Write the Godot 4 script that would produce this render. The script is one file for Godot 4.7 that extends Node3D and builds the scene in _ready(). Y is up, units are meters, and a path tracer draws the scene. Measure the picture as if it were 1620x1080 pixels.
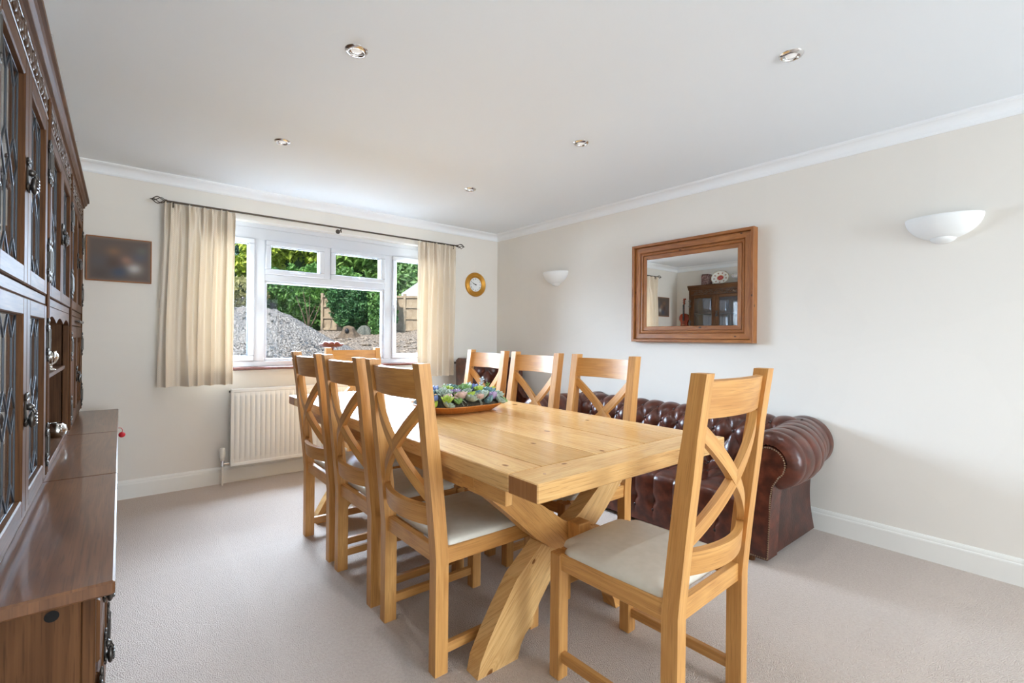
extends Node3D
# A dining room: oak table and eight cross-back chairs, leather sofa along the wall, dark display cabinets, a curtained window onto a garden being dug.

const CEIL := 2.33
const XR := 3.338      # wall the mirror hangs on
const XL := -0.445     # wall behind the cabinets
const ZB := -4.33      # wall with the window
const ZN := 4.8        # wall behind the camera, out of view, set back to even the light
const FPX := 753.02
var M := {}
var names_used := {}
var rng := RandomNumberGenerator.new()

# ------------------------------------------------------------------ mesh builder
class MB:
	var v := PackedVector3Array()
	var n := PackedVector3Array()
	var t := PackedVector2Array()
	var ix := PackedInt32Array()
	var col := PackedColorArray()
	var xf := Transform3D()
	var off := Vector2.ZERO
	var grain := 1
	var uvrot := 0.0
	var tint := Color(1, 1, 1)
	var use_col := false

	func at(o: Vector3, b := Basis()) -> MB:
		xf = Transform3D(b, o)
		return self

	func vtx(p: Vector3, nn: Vector3, uv: Vector2) -> void:
		v.append(xf * p)
		n.append((xf.basis * nn).normalized())
		t.append(uv)
		if use_col:
			col.append(tint)

	func uvof(p: Vector3, nn: Vector3) -> Vector2:
		var a := nn.abs().max_axis_index()
		var r := Vector2()
		if a == grain:
			r = Vector2(p[(a + 1) % 3], p[(a + 2) % 3])
		else:
			r = Vector2(p[3 - a - grain] + a * 0.37, p[grain])
		if uvrot != 0.0:
			r = r.rotated(uvrot)
		return r + off

	func face(p: Array, out: Vector3) -> void:
		var nn: Vector3 = (p[1] - p[0]).cross(p[2] - p[0])
		if nn.length_squared() < 1e-18 and p.size() > 3:
			nn = (p[2] - p[0]).cross(p[3] - p[0])
		var flip := nn.dot(out) < 0.0
		if flip:
			nn = -nn
		nn = nn.normalized()
		var s := v.size()
		for q in p:
			vtx(q, nn, uvof(q, nn))
		for k in range(1, p.size() - 1):
			if flip:
				ix.append_array([s, s + k, s + k + 1])
			else:
				ix.append_array([s, s + k + 1, s + k])

	# chamfered box; c centre, s full size
	func box(c: Vector3, s: Vector3, bev := 0.003, b := Basis()) -> MB:
		var keep := xf
		xf = xf * Transform3D(b, c)
		var h := s * 0.5
		bev = minf(bev, minf(h.x, minf(h.y, h.z)) * 0.9)
		var g := h - Vector3(bev, bev, bev)
		if bev <= 0.0:
			g = h
		for a in 3:
			var a1 := (a + 1) % 3
			var a2 := (a + 2) % 3
			for sg in [-1.0, 1.0]:
				var pts := []
				for q in [[-1, -1], [1, -1], [1, 1], [-1, 1]]:
					var p := Vector3()
					p[a] = h[a] * sg
					p[a1] = g[a1] * q[0]
					p[a2] = g[a2] * q[1]
					pts.append(p)
				var o := Vector3()
				o[a] = sg
				face(pts, o)
		if bev > 0.0:
			for a in 3:
				var a1 := (a + 1) % 3
				var a2 := (a + 2) % 3
				for s1 in [-1.0, 1.0]:
					for s2 in [-1.0, 1.0]:
						var pts := []
						for q in [[0, -1], [0, 1], [1, 1], [1, -1]]:
							var p := Vector3()
							p[a] = g[a] * q[1]
							p[a1] = (h[a1] if q[0] == 0 else g[a1]) * s1
							p[a2] = (g[a2] if q[0] == 0 else h[a2]) * s2
							pts.append(p)
						var o := Vector3()
						o[a1] = s1
						o[a2] = s2
						face(pts, o)
			for sx in [-1.0, 1.0]:
				for sy in [-1.0, 1.0]:
					for sz in [-1.0, 1.0]:
						face([Vector3(h.x * sx, g.y * sy, g.z * sz), Vector3(g.x * sx, h.y * sy, g.z * sz), Vector3(g.x * sx, g.y * sy, h.z * sz)], Vector3(sx, sy, sz))
		xf = keep
		return self

	func bx(x0: float, x1: float, y0: float, y1: float, z0: float, z1: float, bev := 0.003) -> MB:
		return box(Vector3(x0 + x1, y0 + y1, z0 + z1) * 0.5, Vector3(absf(x1 - x0), absf(y1 - y0), absf(z1 - z0)), bev)

	# smooth grid; rows of points. out: hint for the outside (ZERO: away from the middle)
	func grid(P: Array, out := Vector3.ZERO, wrap_u := false, uvs := Vector2(-1, -1), wrap_v := false) -> MB:
		var nr := P.size()
		var nc: int = P[0].size()
		var s := v.size()
		var N := PackedVector3Array()
		N.resize(nr * nc)
		var mid := Vector3()
		for r in nr:
			for c in nc:
				mid += P[r][c]
		mid /= float(nr * nc)
		var vote := 0.0
		for r in nr - 1:
			for c in nc - 1:
				var a: Vector3 = P[r][c]
				var b: Vector3 = P[r][c + 1]
				var d: Vector3 = P[r + 1][c]
				var e: Vector3 = P[r + 1][c + 1]
				var q := (e - a).cross(d - b)
				vote += q.dot(out if out != Vector3.ZERO else (a + e) * 0.5 - mid)
				N[r * nc + c] += q
				N[r * nc + c + 1] += q
				N[(r + 1) * nc + c] += q
				N[(r + 1) * nc + c + 1] += q
		if wrap_u:
			for r in nr:
				var q := N[r * nc] + N[r * nc + nc - 1]
				N[r * nc] = q
				N[r * nc + nc - 1] = q
		if wrap_v:
			for c in nc:
				var q := N[c] + N[(nr - 1) * nc + c]
				N[c] = q
				N[(nr - 1) * nc + c] = q
		var sg := 1.0 if vote >= 0.0 else -1.0
		var ul := PackedFloat32Array()
		var vl := PackedFloat32Array()
		var mr := nr / 2
		var mc := nc / 2
		ul.append(0.0)
		for c in range(1, nc):
			ul.append(ul[c - 1] + (P[mr][c] as Vector3).distance_to(P[mr][c - 1]))
		vl.append(0.0)
		for r in range(1, nr):
			vl.append(vl[r - 1] + (P[r][mc] as Vector3).distance_to(P[r - 1][mc]))
		for r in nr:
			for c in nc:
				var uv := Vector2(ul[c], vl[r])
				if uvs.x >= 0.0:
					uv = Vector2(float(c) / (nc - 1) * uvs.x, float(r) / (nr - 1) * uvs.y)
				vtx(P[r][c], N[r * nc + c] * sg, uv + off)
		for r in nr - 1:
			for c in nc - 1:
				var a := s + r * nc + c
				if sg > 0.0:
					ix.append_array([a, a + nc + 1, a + 1, a, a + nc, a + nc + 1])
				else:
					ix.append_array([a, a + 1, a + nc + 1, a, a + nc + 1, a + nc])
		return self

	# revolve (r, y) profile; repeat a point for a crease
	func lathe(prof: Array, seg := 24, a0 := 0.0, a1 := TAU, squash := Vector3.ONE) -> MB:
		var run := []
		for k in prof.size():
			run.append(prof[k])
			if k + 1 == prof.size() or (prof[k] as Vector2).distance_to(prof[k + 1]) < 1e-6:
				if run.size() > 1:
					_lathe(run, seg, a0, a1, squash)
				run = []
		return self

	func _lathe(prof: Array, seg: int, a0: float, a1: float, squash: Vector3) -> void:
		var P := []
		for q in prof:
			var row := PackedVector3Array()
			for k in seg + 1:
				var a := a0 + (a1 - a0) * k / seg
				row.append(Vector3(cos(a) * q.x, q.y, sin(a) * q.x) * squash)
			P.append(row)
		var c := Vector3()
		# profile runs so that the outside is on its right when going up
		var p0: Vector2 = prof[0]
		var p1: Vector2 = prof[1]
		var d := p1 - p0
		var o2 := Vector2(d.y, -d.x)
		var am := a0 + (a1 - a0) * 0.5 / seg
		var hint := Vector3(cos(am) * o2.x, o2.y, sin(am) * o2.x)
		# vote with the first cell only
		var a := P[0][0] as Vector3
		var e := P[1][1] as Vector3
		var q := (e - a).cross((P[1][0] as Vector3) - (P[0][1] as Vector3))
		if q.length() < 1e-12:
			q = Vector3.UP
		var sgn := q.dot(hint) >= 0.0
		_grid_signed(P, sgn, absf(a1 - a0) > 6.28)

	func _grid_signed(P: Array, plus: bool, wrap: bool) -> void:
		var before := ix.size()
		var s := v.size()
		grid(P, Vector3(0, 0, 0), wrap)
		# recompute the sign
		var nc: int = P[0].size()
		var a: Vector3 = P[0][0]
		var q := ((P[1][1] as Vector3) - a).cross((P[1][0] as Vector3) - (P[0][1] as Vector3))
		var want := q if plus else -q
		var got := xf.basis.inverse() * n[s]
		if P.size() > 1 and q.length() > 1e-12:
			var acc := Vector3()
			for k in range(s, s + nc * 2):
				acc += n[k] * 0.0
			got = xf.basis.inverse() * (n[s] + n[s + nc])
			if got.dot(want) < 0.0:
				for k in range(s, n.size()):
					n[k] = -n[k]
				for k in range(before, ix.size(), 3):
					var h := ix[k + 1]
					ix[k + 1] = ix[k + 2]
					ix[k + 2] = h

	func tube(path: Array, r: float, seg := 8, closed := false, r2 := -1.0) -> MB:
		var P := []
		var m := path.size()
		var up := Vector3(0.13, 0.97, 0.21).normalized()
		for k in m:
			var d: Vector3
			if closed:
				d = path[(k + 1) % m] - path[(k - 1 + m) % m]
			else:
				d = path[mini(k + 1, m - 1)] - path[maxi(k - 1, 0)]
			d = d.normalized()
			if k == 0 and absf(d.dot(up)) > 0.9:
				up = Vector3(0.96, 0.1, 0.2).normalized()
			var a := (up - d * up.dot(d)).normalized()
			up = a
			var b := d.cross(a)
			var row := PackedVector3Array()
			var rr := r if r2 < 0.0 else lerpf(r, r2, float(k) / maxf(1, m - 1))
			for j in seg + 1:
				var an := TAU * j / seg
				row.append(path[k] + (a * cos(an) + b * sin(an)) * rr)
			P.append(row)
		if closed:
			P.append(P[0])
		_tube_grid(P, path, closed)
		if not closed:
			for e in [0, m - 1]:
				var d: Vector3 = (path[0] - path[1]) if e == 0 else (path[m - 1] - path[m - 2])
				var pts := []
				for j in seg:
					pts.append(P[e][j])
				face(pts, d)
		return self

	func _tube_grid(P: Array, path: Array, closed: bool) -> void:
		# outside is away from the path
		var a: Vector3 = P[0][0]
		var q := ((P[1][1] as Vector3) - a).cross((P[1][0] as Vector3) - (P[0][1] as Vector3))
		_grid_signed(P, q.dot(a - path[0]) >= 0.0, true)

	# rectangle (2*ha by 2*hb) along a path; A, B: the two half axes at each point
	func bar(path: Array, A: Array, B: Array) -> MB:
		var m := path.size()
		for side in 4:
			var P := []
			var hint := Vector3()
			for k in m:
				var a: Vector3 = A[k]
				var b: Vector3 = B[k]
				var c: Array = [[path[k] + a - b, path[k] + a + b], [path[k] + a + b, path[k] - a + b], [path[k] - a + b, path[k] - a - b], [path[k] - a - b, path[k] + a - b]][side]
				P.append(PackedVector3Array(c))
				hint = [a, b, -a, -b][side]
			var keep := off
			off = off + Vector2(side * 0.11, 0)
			grid(P, hint)
			off = keep
		for e in [0, m - 1]:
			var d: Vector3 = (path[0] - path[1]) if e == 0 else (path[m - 1] - path[m - 2])
			face([path[e] + A[e] + B[e], path[e] + A[e] - B[e], path[e] - A[e] - B[e], path[e] - A[e] + B[e]], d)
		return self

	# polygon (x, y) pushed along z
	func prism(poly: Array, z0: float, z1: float, bev := 0.0) -> MB:
		var pp := PackedVector2Array(poly)
		if Geometry2D.is_polygon_clockwise(pp):
			pp.reverse()
		var tri := Geometry2D.triangulate_polygon(pp)
		var m := pp.size()
		var inner := pp
		if bev > 0.0:
			var res := Geometry2D.offset_polygon(pp, -bev)
			if res.size() == 1 and res[0].size() == m:
				# match the nearest start
				var best := 0
				for k in m:
					if (res[0][k] as Vector2).distance_to(pp[0]) < (res[0][best] as Vector2).distance_to(pp[0]):
						best = k
				inner = PackedVector2Array()
				for k in m:
					inner.append(res[0][(best + k) % m])
			else:
				bev = 0.0
		var za := minf(z0, z1)
		var zb := maxf(z0, z1)
		for k in range(0, tri.size(), 3):
			for e in [za, zb]:
				var f := []
				for j in 3:
					f.append(Vector3(inner[tri[k + j]].x, inner[tri[k + j]].y, e))
				face(f, Vector3(0, 0, -1 if e == za else 1))
		for k in m:
			var a := pp[k]
			var b := pp[(k + 1) % m]
			var nn := Vector3(b.y - a.y, a.x - b.x, 0)
			face([Vector3(a.x, a.y, za + bev), Vector3(b.x, b.y, za + bev), Vector3(b.x, b.y, zb - bev), Vector3(a.x, a.y, zb - bev)], nn)
			if bev > 0.0:
				var c := inner[k]
				var d := inner[(k + 1) % m]
				face([Vector3(a.x, a.y, zb - bev), Vector3(b.x, b.y, zb - bev), Vector3(d.x, d.y, zb), Vector3(c.x, c.y, zb)], nn.normalized() + Vector3(0, 0, 1))
				face([Vector3(a.x, a.y, za + bev), Vector3(b.x, b.y, za + bev), Vector3(d.x, d.y, za), Vector3(c.x, c.y, za)], nn.normalized() + Vector3(0, 0, -1))
		return self

	func ball(c: Vector3, r: Vector3, seg := 12, rings := 8) -> MB:
		var P := []
		for k in rings + 1:
			var a := PI * k / rings
			var row := PackedVector3Array()
			for j in seg + 1:
				var b := TAU * j / seg
				row.append(c + Vector3(sin(a) * cos(b), cos(a), sin(a) * sin(b)) * r)
			P.append(row)
		return grid(P, Vector3.ZERO, true)

	func mesh(mat: Material) -> ArrayMesh:
		var arr := []
		arr.resize(Mesh.ARRAY_MAX)
		arr[Mesh.ARRAY_VERTEX] = v
		arr[Mesh.ARRAY_NORMAL] = n
		arr[Mesh.ARRAY_TEX_UV] = t
		arr[Mesh.ARRAY_INDEX] = ix
		if use_col:
			arr[Mesh.ARRAY_COLOR] = col
		var m := ArrayMesh.new()
		m.add_surface_from_arrays(Mesh.PRIMITIVE_TRIANGLES, arr)
		m.surface_set_material(0, mat)
		return m

# ------------------------------------------------------------------ scene helpers
func numbered(called: String, parent: Node) -> String:
	var key := str(parent.get_instance_id()) + called
	var k: int = names_used.get(key, 0)
	names_used[key] = k + 1
	return called if k == 0 else "%s_%03d" % [called, k]

func tag(o: Node, label: String, category: String, group := "") -> void:
	if label: o.set_meta("label", label)
	if category: o.set_meta("category", category)
	if group: o.set_meta("group", group)

func thing(called: String, label: String, category: String, at := Vector3.ZERO, turn := 0.0, group := "") -> Node3D:
	var o := Node3D.new()
	o.name = numbered(called, self)
	add_child(o, true)
	o.position = at
	o.rotation.y = turn
	tag(o, label, category, group)
	return o

func part(called: String, mb: MB, mat: Material, parent: Node, label := "") -> MeshInstance3D:
	return part_mesh(called, mb.mesh(mat), parent, label)

func part_mesh(called: String, m: Mesh, parent: Node, label := "") -> MeshInstance3D:
	var o := MeshInstance3D.new()
	o.name = numbered(called, parent)
	o.mesh = m
	o.cast_shadow = GeometryInstance3D.SHADOW_CASTING_SETTING_ON
	parent.add_child(o, true)
	if label: o.set_meta("label", label)
	return o

func struct(called: String, mb: MB, mat: Material) -> MeshInstance3D:
	var o := part(called, mb, mat, self)
	o.set_meta("kind", "structure")
	return o

func mb(o := Vector3.ZERO) -> MB:
	var b := MB.new()
	b.xf.origin = o
	b.off = Vector2(rng.randf() * 3.0, rng.randf() * 3.0)
	return b

func local(root: Node3D) -> MB:   # world coordinates in, the thing's own out
	var b := mb()
	b.xf = root.transform.affine_inverse()
	return b

# ------------------------------------------------------------------ textures and materials
func noise_tex(freq: float, ramp: Array, size := 512, oct := 4, kind := FastNoiseLite.TYPE_SIMPLEX_SMOOTH, sd := 1, cell := -1) -> NoiseTexture2D:
	var f := FastNoiseLite.new()
	f.seed = sd
	f.noise_type = kind
	f.frequency = freq
	f.fractal_octaves = oct
	if cell >= 0:
		f.cellular_return_type = cell
	var tx := NoiseTexture2D.new()
	tx.width = size
	tx.height = size
	tx.seamless = true
	tx.noise = f
	if ramp.size():
		var g := Gradient.new()
		var offs := PackedFloat32Array()
		var cols := PackedColorArray()
		for k in ramp:
			offs.append(k[0])
			cols.append(k[1])
		g.offsets = offs
		g.colors = cols
		tx.color_ramp = g
	return tx

# wood: u across the grain, v along it. Covers 0.5 m by 1.5 m.
func wood_image(light: Color, dark: Color, pore: Color, sd: int, ringy: float, knots: Array) -> ImageTexture:
	var w := 384
	var h := 768
	var a := FastNoiseLite.new()
	a.seed = sd
	a.noise_type = FastNoiseLite.TYPE_SIMPLEX_SMOOTH
	a.frequency = 1.0
	a.fractal_octaves = 3
	var im := Image.create(w, h, false, Image.FORMAT_RGB8)
	for y in h:
		var vv := float(y) / h
		var fade := clampf((vv - 0.9) / 0.1, 0.0, 1.0)
		for x in w:
			var uu := float(x) / w
			var fu := clampf((uu - 0.9) / 0.1, 0.0, 1.0)
			var val := _wood(a, uu, vv, ringy, knots)
			if fade > 0.0:
				val = val.lerp(_wood(a, uu, vv - 1.0, ringy, knots), fade)
			if fu > 0.0:
				val = val.lerp(_wood(a, uu - 1.0, vv, ringy, knots), fu)
			var c := light.lerp(dark, clampf(val.x, 0.0, 1.0)).lerp(pore, clampf(val.y, 0.0, 1.0))
			im.set_pixel(x, y, c)
	return ImageTexture.create_from_image(im)

func _wood(a: FastNoiseLite, u: float, v: float, ringy: float, knots: Array) -> Vector2:
	var core := 0.0
	var bend := 0.0
	for k: Vector3 in knots:
		var d := Vector2((u - k.x) * 0.5, (v - k.y) * 1.5 * 0.6).length() / k.z
		if d < 4.0:
			bend += exp(-d * d * 0.35) * 0.35
			core = maxf(core, 1.0 - smoothstep(0.5, 1.0, d))
	var warp := a.get_noise_2d(u * 2.2 + 7.0, v * 1.1) * 0.32 + bend
	var ring := absf(fposmod((u * 1.3 + warp) * 9.0, 1.0) * 2.0 - 1.0)
	var fib := a.get_noise_2d(u * 60.0, v * 3.0 + 31.0)
	var tone := a.get_noise_2d(u * 3.0 + 90.0, v * 0.9)
	var por := a.get_noise_2d(u * 110.0, v * 7.0 + 200.0)
	return Vector2(0.38 + ring * 0.30 * ringy - 0.15 * ringy + fib * 0.28 + tone * 0.45, clampf((por - 0.25) * 1.2, 0.0, 0.28) + core * 0.85)

func mat(color: Color, rough := 0.6, metal := 0.0) -> StandardMaterial3D:
	var m := StandardMaterial3D.new()
	m.albedo_color = color
	m.roughness = rough
	m.metallic = metal
	return m

func wood(tex: Texture2D, tintc: Color, rough: float, coat := 0.0, scale := Vector3(2.0, 0.667, 1)) -> StandardMaterial3D:
	var m := mat(tintc, rough)
	m.albedo_texture = tex
	m.uv1_scale = scale
	if coat > 0.0:
		m.clearcoat_enabled = true
		m.clearcoat = coat
		m.clearcoat_roughness = 0.11
	return m

func tri(m: StandardMaterial3D, tex: Texture2D, scale: float, bump: Texture2D = null, cm := 0.0, world := false) -> StandardMaterial3D:
	m.uv1_triplanar = true
	m.uv1_world_triplanar = world
	m.uv1_scale = Vector3.ONE * scale
	m.albedo_texture = tex
	if bump:
		m.heightmap_enabled = true
		m.heightmap_texture = bump
		m.heightmap_scale = cm
	return m

func materials() -> void:
	var oak := wood_image(Color8(222, 176, 116), Color8(186, 133, 74), Color8(140, 92, 48), 3, 1.0, [])
	var rustic := wood_image(Color8(234, 192, 132), Color8(202, 150, 90), Color8(122, 76, 38), 11, 1.0, [Vector3(0.3, 0.2, 0.013), Vector3(0.7, 0.55, 0.016), Vector3(0.45, 0.8, 0.010), Vector3(0.85, 0.9, 0.008), Vector3(0.12, 0.45, 0.008)])
	var dark := wood_image(Color8(124, 90, 64), Color8(84, 57, 39), Color8(44, 28, 20), 23, 1.3, [])
	var pine := wood_image(Color8(186, 122, 66), Color8(134, 78, 38), Color8(54, 28, 14), 41, 1.2, [Vector3(0.25, 0.15, 0.011), Vector3(0.6, 0.35, 0.013), Vector3(0.4, 0.62, 0.010), Vector3(0.8, 0.78, 0.012), Vector3(0.15, 0.85, 0.009)])
	M.oak = wood(oak, Color(1, 0.95, 0.86), 0.42)
	M.oak2 = wood(oak, Color(0.96, 0.91, 0.83), 0.42)
	M.top = [wood(rustic, Color(1, 1, 1), 0.26), wood(rustic, Color(0.96, 0.94, 0.90), 0.26), wood(rustic, Color(0.92, 0.90, 0.85), 0.26)]
	for k in M.top:
		k.metallic_specular = 0.36
	M.table = wood(rustic, Color(0.93, 0.86, 0.75), 0.4)
	M.endgrain = wood(oak, Color(0.74, 0.64, 0.55), 0.5)
	M.dark = wood(dark, Color(0.88, 0.83, 0.75), 0.5)
	M.dark.metallic_specular = 0.26
	M.darktop = wood(dark, Color(1.0, 0.92, 0.82), 0.36, 0.4)
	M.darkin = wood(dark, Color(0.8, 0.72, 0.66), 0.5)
	M.carving = mat(Color8(84, 62, 47), 0.3)
	M.pine = wood(pine, Color(0.96, 0.95, 0.92), 0.45, 0.0, Vector3(3.0, 1.0, 1))
	M.bowlwood = wood(oak, Color(1.0, 0.82, 0.58), 0.3, 0.4)
	M.iron = mat(Color8(96, 92, 88), 0.34, 0.85)
	M.lead = mat(Color8(78, 81, 86), 0.45, 0.6)
	M.chrome = mat(Color8(225, 226, 228), 0.12, 1.0)
	M.silver = mat(Color8(214, 212, 206), 0.2, 1.0)
	M.pane = mat(Color(0.92, 0.95, 0.95, 0.012), 0.0)
	M.pane.transparency = BaseMaterial3D.TRANSPARENCY_ALPHA
	M.wpane = M.pane.duplicate()
	M.wpane.metallic_specular = 0.12
	M.wpane.albedo_color.a = 0.001
	M.crystal = mat(Color(0.95, 0.97, 1.0, 0.05), 0.02)
	M.crystal.refraction_enabled = true
	M.crystal.refraction_scale = 0.05
	M.glass = mat(Color(0.93, 0.96, 1.0, 0.22), 0.04)
	M.glass.transparency = BaseMaterial3D.TRANSPARENCY_ALPHA
	M.mirror = mat(Color8(236, 238, 238), 0.0, 1.0)
	# room
	var fine := noise_tex(0.05, [], 512, 3, FastNoiseLite.TYPE_SIMPLEX, 5)
	M.wall = tri(mat(Color8(238, 232, 223), 0.85), noise_tex(0.004, [[0.0, Color(0.985, 0.985, 0.985)], [1.0, Color(1, 1, 1)]], 256, 3), 0.4, fine, 0.02, true)
	M.ceiling = mat(Color8(241, 246, 251), 0.9)
	M.trim = mat(Color8(240, 238, 232), 0.45)
	M.cove = mat(Color8(244, 246, 248), 0.7)
	M.upvc = mat(Color8(212, 215, 222), 0.3)
	M.gasket = mat(Color8(60, 62, 66), 0.6)
	M.sill = wood(dark, Color(1.0, 0.62, 0.5), 0.35, 0.3)
	var pile := noise_tex(0.28, [], 512, 2, FastNoiseLite.TYPE_SIMPLEX, 8)
	M.carpet = tri(mat(Color(1, 1, 1), 0.97), noise_tex(0.09, [[0.0, Color8(196, 179, 166)], [0.5, Color8(202, 186, 174)], [1.0, Color8(208, 193, 181)]], 512, 5, FastNoiseLite.TYPE_SIMPLEX, 9), 1.2, pile, 0.5, true)
	M.carpet.rim_enabled = true
	M.carpet.rim = 0.25
	M.radiator = mat(Color8(242, 240, 235), 0.4)
	M.plaster = mat(Color8(240, 240, 238), 0.75)
	# leather
	var lea := noise_tex(0.012, [[0.0, Color8(58, 30, 22)], [0.45, Color8(84, 44, 32)], [0.75, Color8(108, 58, 42)], [1.0, Color8(122, 68, 50)]], 512, 5, FastNoiseLite.TYPE_SIMPLEX, 14)
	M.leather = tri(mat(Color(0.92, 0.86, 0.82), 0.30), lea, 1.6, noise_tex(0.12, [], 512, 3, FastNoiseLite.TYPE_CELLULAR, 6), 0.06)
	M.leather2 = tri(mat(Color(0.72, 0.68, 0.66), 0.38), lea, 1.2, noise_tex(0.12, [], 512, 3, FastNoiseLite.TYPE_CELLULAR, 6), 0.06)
	M.button = mat(Color8(50, 26, 20), 0.35)
	M.stud = mat(Color8(150, 130, 105), 0.3, 0.9)
	M.seat = tri(mat(Color8(230, 225, 212), 0.36), noise_tex(0.03, [[0.0, Color(0.96, 0.96, 0.95)], [1.0, Color(1, 1, 1)]], 256, 3), 3.0, noise_tex(0.1, [], 256, 2, FastNoiseLite.TYPE_CELLULAR, 3), 0.02)
	# curtain: small woven lozenges
	var im := Image.create(64, 64, false, Image.FORMAT_RGB8)
	for y in 64:
		for x in 64:
			var a := absf(fposmod((x + y) / 16.0, 1.0) - 0.5) * 2.0
			var b := absf(fposmod((x - y) / 16.0, 1.0) - 0.5) * 2.0
			var k := clampf(maxf(a, b) * 1.2 - 0.3, 0.0, 1.0)
			im.set_pixel(x, y, Color8(229, 214, 194).lerp(Color8(245, 234, 219), k))
	M.curtain = mat(Color(1, 1, 1), 0.85)
	M.curtain.albedo_texture = ImageTexture.create_from_image(im)
	M.curtain.uv1_scale = Vector3(18, 18, 1)
	M.curtain.backlight_enabled = true
	M.curtain.backlight = Color(0.27, 0.24, 0.20)
	M.curtain.rim_enabled = true
	M.curtain.rim = 0.2
	M.rod = mat(Color8(84, 74, 64), 0.4, 0.8)
	M.gold = mat(Color8(204, 148, 62), 0.32, 0.75)
	M.dial = mat(Color8(238, 240, 240), 0.5)
	M.black = mat(Color8(24, 24, 26), 0.5)
	M.red = mat(Color8(206, 26, 40), 0.5)
	# garden
	var dirt := noise_tex(0.03, [[0.25, Color8(82, 72, 60)], [0.42, Color8(128, 115, 100)], [0.6, Color8(156, 143, 127)], [0.8, Color8(172, 160, 145)]], 1024, 6, FastNoiseLite.TYPE_SIMPLEX, 20)
	var lump := noise_tex(0.05, [], 512, 5, FastNoiseLite.TYPE_SIMPLEX, 21)
	M.earth = tri(mat(Color(1, 1, 1), 0.95), dirt, 0.28, lump, 9.0, true)
	M.gravel = tri(mat(Color(1, 1, 1), 0.95), noise_tex(0.05, [[0.3, Color8(64, 61, 57)], [0.5, Color8(124, 120, 114)], [0.7, Color8(160, 156, 150)]], 1024, 6, FastNoiseLite.TYPE_SIMPLEX, 22), 0.3, lump, 7.0, true)
	M.stone = mat(Color8(112, 109, 105), 0.9)
	M.lawn = mat(Color8(88, 104, 60), 0.95)
	M.fence = tri(mat(Color(1, 1, 1), 0.8), noise_tex(0.02, [[0.0, Color8(140, 124, 102)], [1.0, Color8(168, 153, 130)]], 256, 4), 0.5)
	M.bark = tri(mat(Color(1, 1, 1), 0.9), noise_tex(0.03, [[0.0, Color8(70, 58, 46)], [1.0, Color8(124, 108, 88)]], 256, 4), 0.7)
	M.netting = tri(mat(Color(1, 1, 1), 0.9), noise_tex(0.08, [[0.3, Color8(58, 62, 56)], [0.7, Color8(122, 124, 114)]], 256, 3), 1.2)
	M.leaf = mat(Color(1, 1, 1), 0.55)
	M.leaf.vertex_color_use_as_albedo = true
	M.leaf.backlight_enabled = true
	M.leaf.backlight = Color(0.5, 0.6, 0.25)
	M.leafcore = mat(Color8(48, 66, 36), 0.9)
	M.brick = mat(Color8(150, 140, 130), 0.9)
	M.roof = mat(Color8(186, 189, 196), 0.5)
	M.render = mat(Color8(160, 160, 160), 0.8)

# ------------------------------------------------------------------ camera, sky, lights
func set_stage() -> void:
	var cam := Camera3D.new()
	cam.name = "camera"
	cam.set_frustum(1080.0 / FPX * 0.05, Vector2(0, -5.125 / FPX * 0.05), 0.05, 300.0)
	cam.position = Vector3(0, 1.16, 0)
	cam.rotation_degrees = Vector3(0, -39.463, 0.55)
	add_child(cam)
	cam.current = true

	var sky := ProceduralSkyMaterial.new()
	sky.sky_top_color = Color8(140, 178, 224)
	sky.sky_horizon_color = Color8(222, 230, 238)
	sky.ground_horizon_color = Color8(150, 145, 136)
	sky.ground_bottom_color = Color8(110, 104, 96)
	sky.sky_curve = 0.2
	var env := Environment.new()
	env.background_mode = Environment.BG_SKY
	env.sky = Sky.new()
	env.sky.sky_material = sky
	env.background_energy_multiplier = 1.6
	env.tonemap_mode = Environment.TONE_MAPPER_LINEAR
	env.tonemap_exposure = 1.18
	env.sdfgi_enabled = true
	env.ssao_enabled = true
	env.ssil_enabled = true
	var we := WorldEnvironment.new()
	we.name = "world"
	we.environment = env
	add_child(we)

	var sun := DirectionalLight3D.new()
	sun.name = "sun"
	sun.light_color = Color(1.0, 0.97, 0.93)
	sun.light_energy = 2.0
	sun.light_angular_distance = 2.0
	sun.shadow_enabled = true
	sun.look_at_from_position(Vector3.ZERO, Vector3(0.50, -0.76, -0.42))
	add_child(sun)

	# unseen area lamps stand in for daylight, outside the window and behind the camera
	daylight("unseen_sky_lamp", Vector3(1.55, 3.75, -6.5), Vector2(4.0, 2.6), -32.0, 0.0, Color(0.80, 0.90, 1.0), 190.0)  # unseen lamp hung high outside, lights floor and table through the window
	daylight("unseen_window_lamp", Vector3(1.55, 2.0, -6.2), Vector2(4.2, 1.15), 0.0, 0.0, Color(0.80, 0.90, 1.0), 105.0)  # unseen lamp outside at window height, lights the walls
	daylight("unseen_rear_lamp", Vector3(2.25, 1.12, ZN - 0.04), Vector2(1.9, 2.0), 0.0, PI, Color(0.89, 0.95, 1.0), 19.0)  # unseen lamp at the rear doors, lights faces turned to the camera

func daylight(called: String, at: Vector3, size: Vector2, tilt: float, turn: float, c: Color, e: float) -> void:
	var l := AreaLight3D.new()
	l.name = called
	l.area_size = size
	l.area_normalize_energy = true
	l.light_color = c
	l.light_energy = e
	l.set("area_range", 30.0)
	l.shadow_enabled = true
	l.position = at
	l.rotation.y = turn + PI
	l.rotation.x = deg_to_rad(tilt)
	add_child(l)

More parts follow.
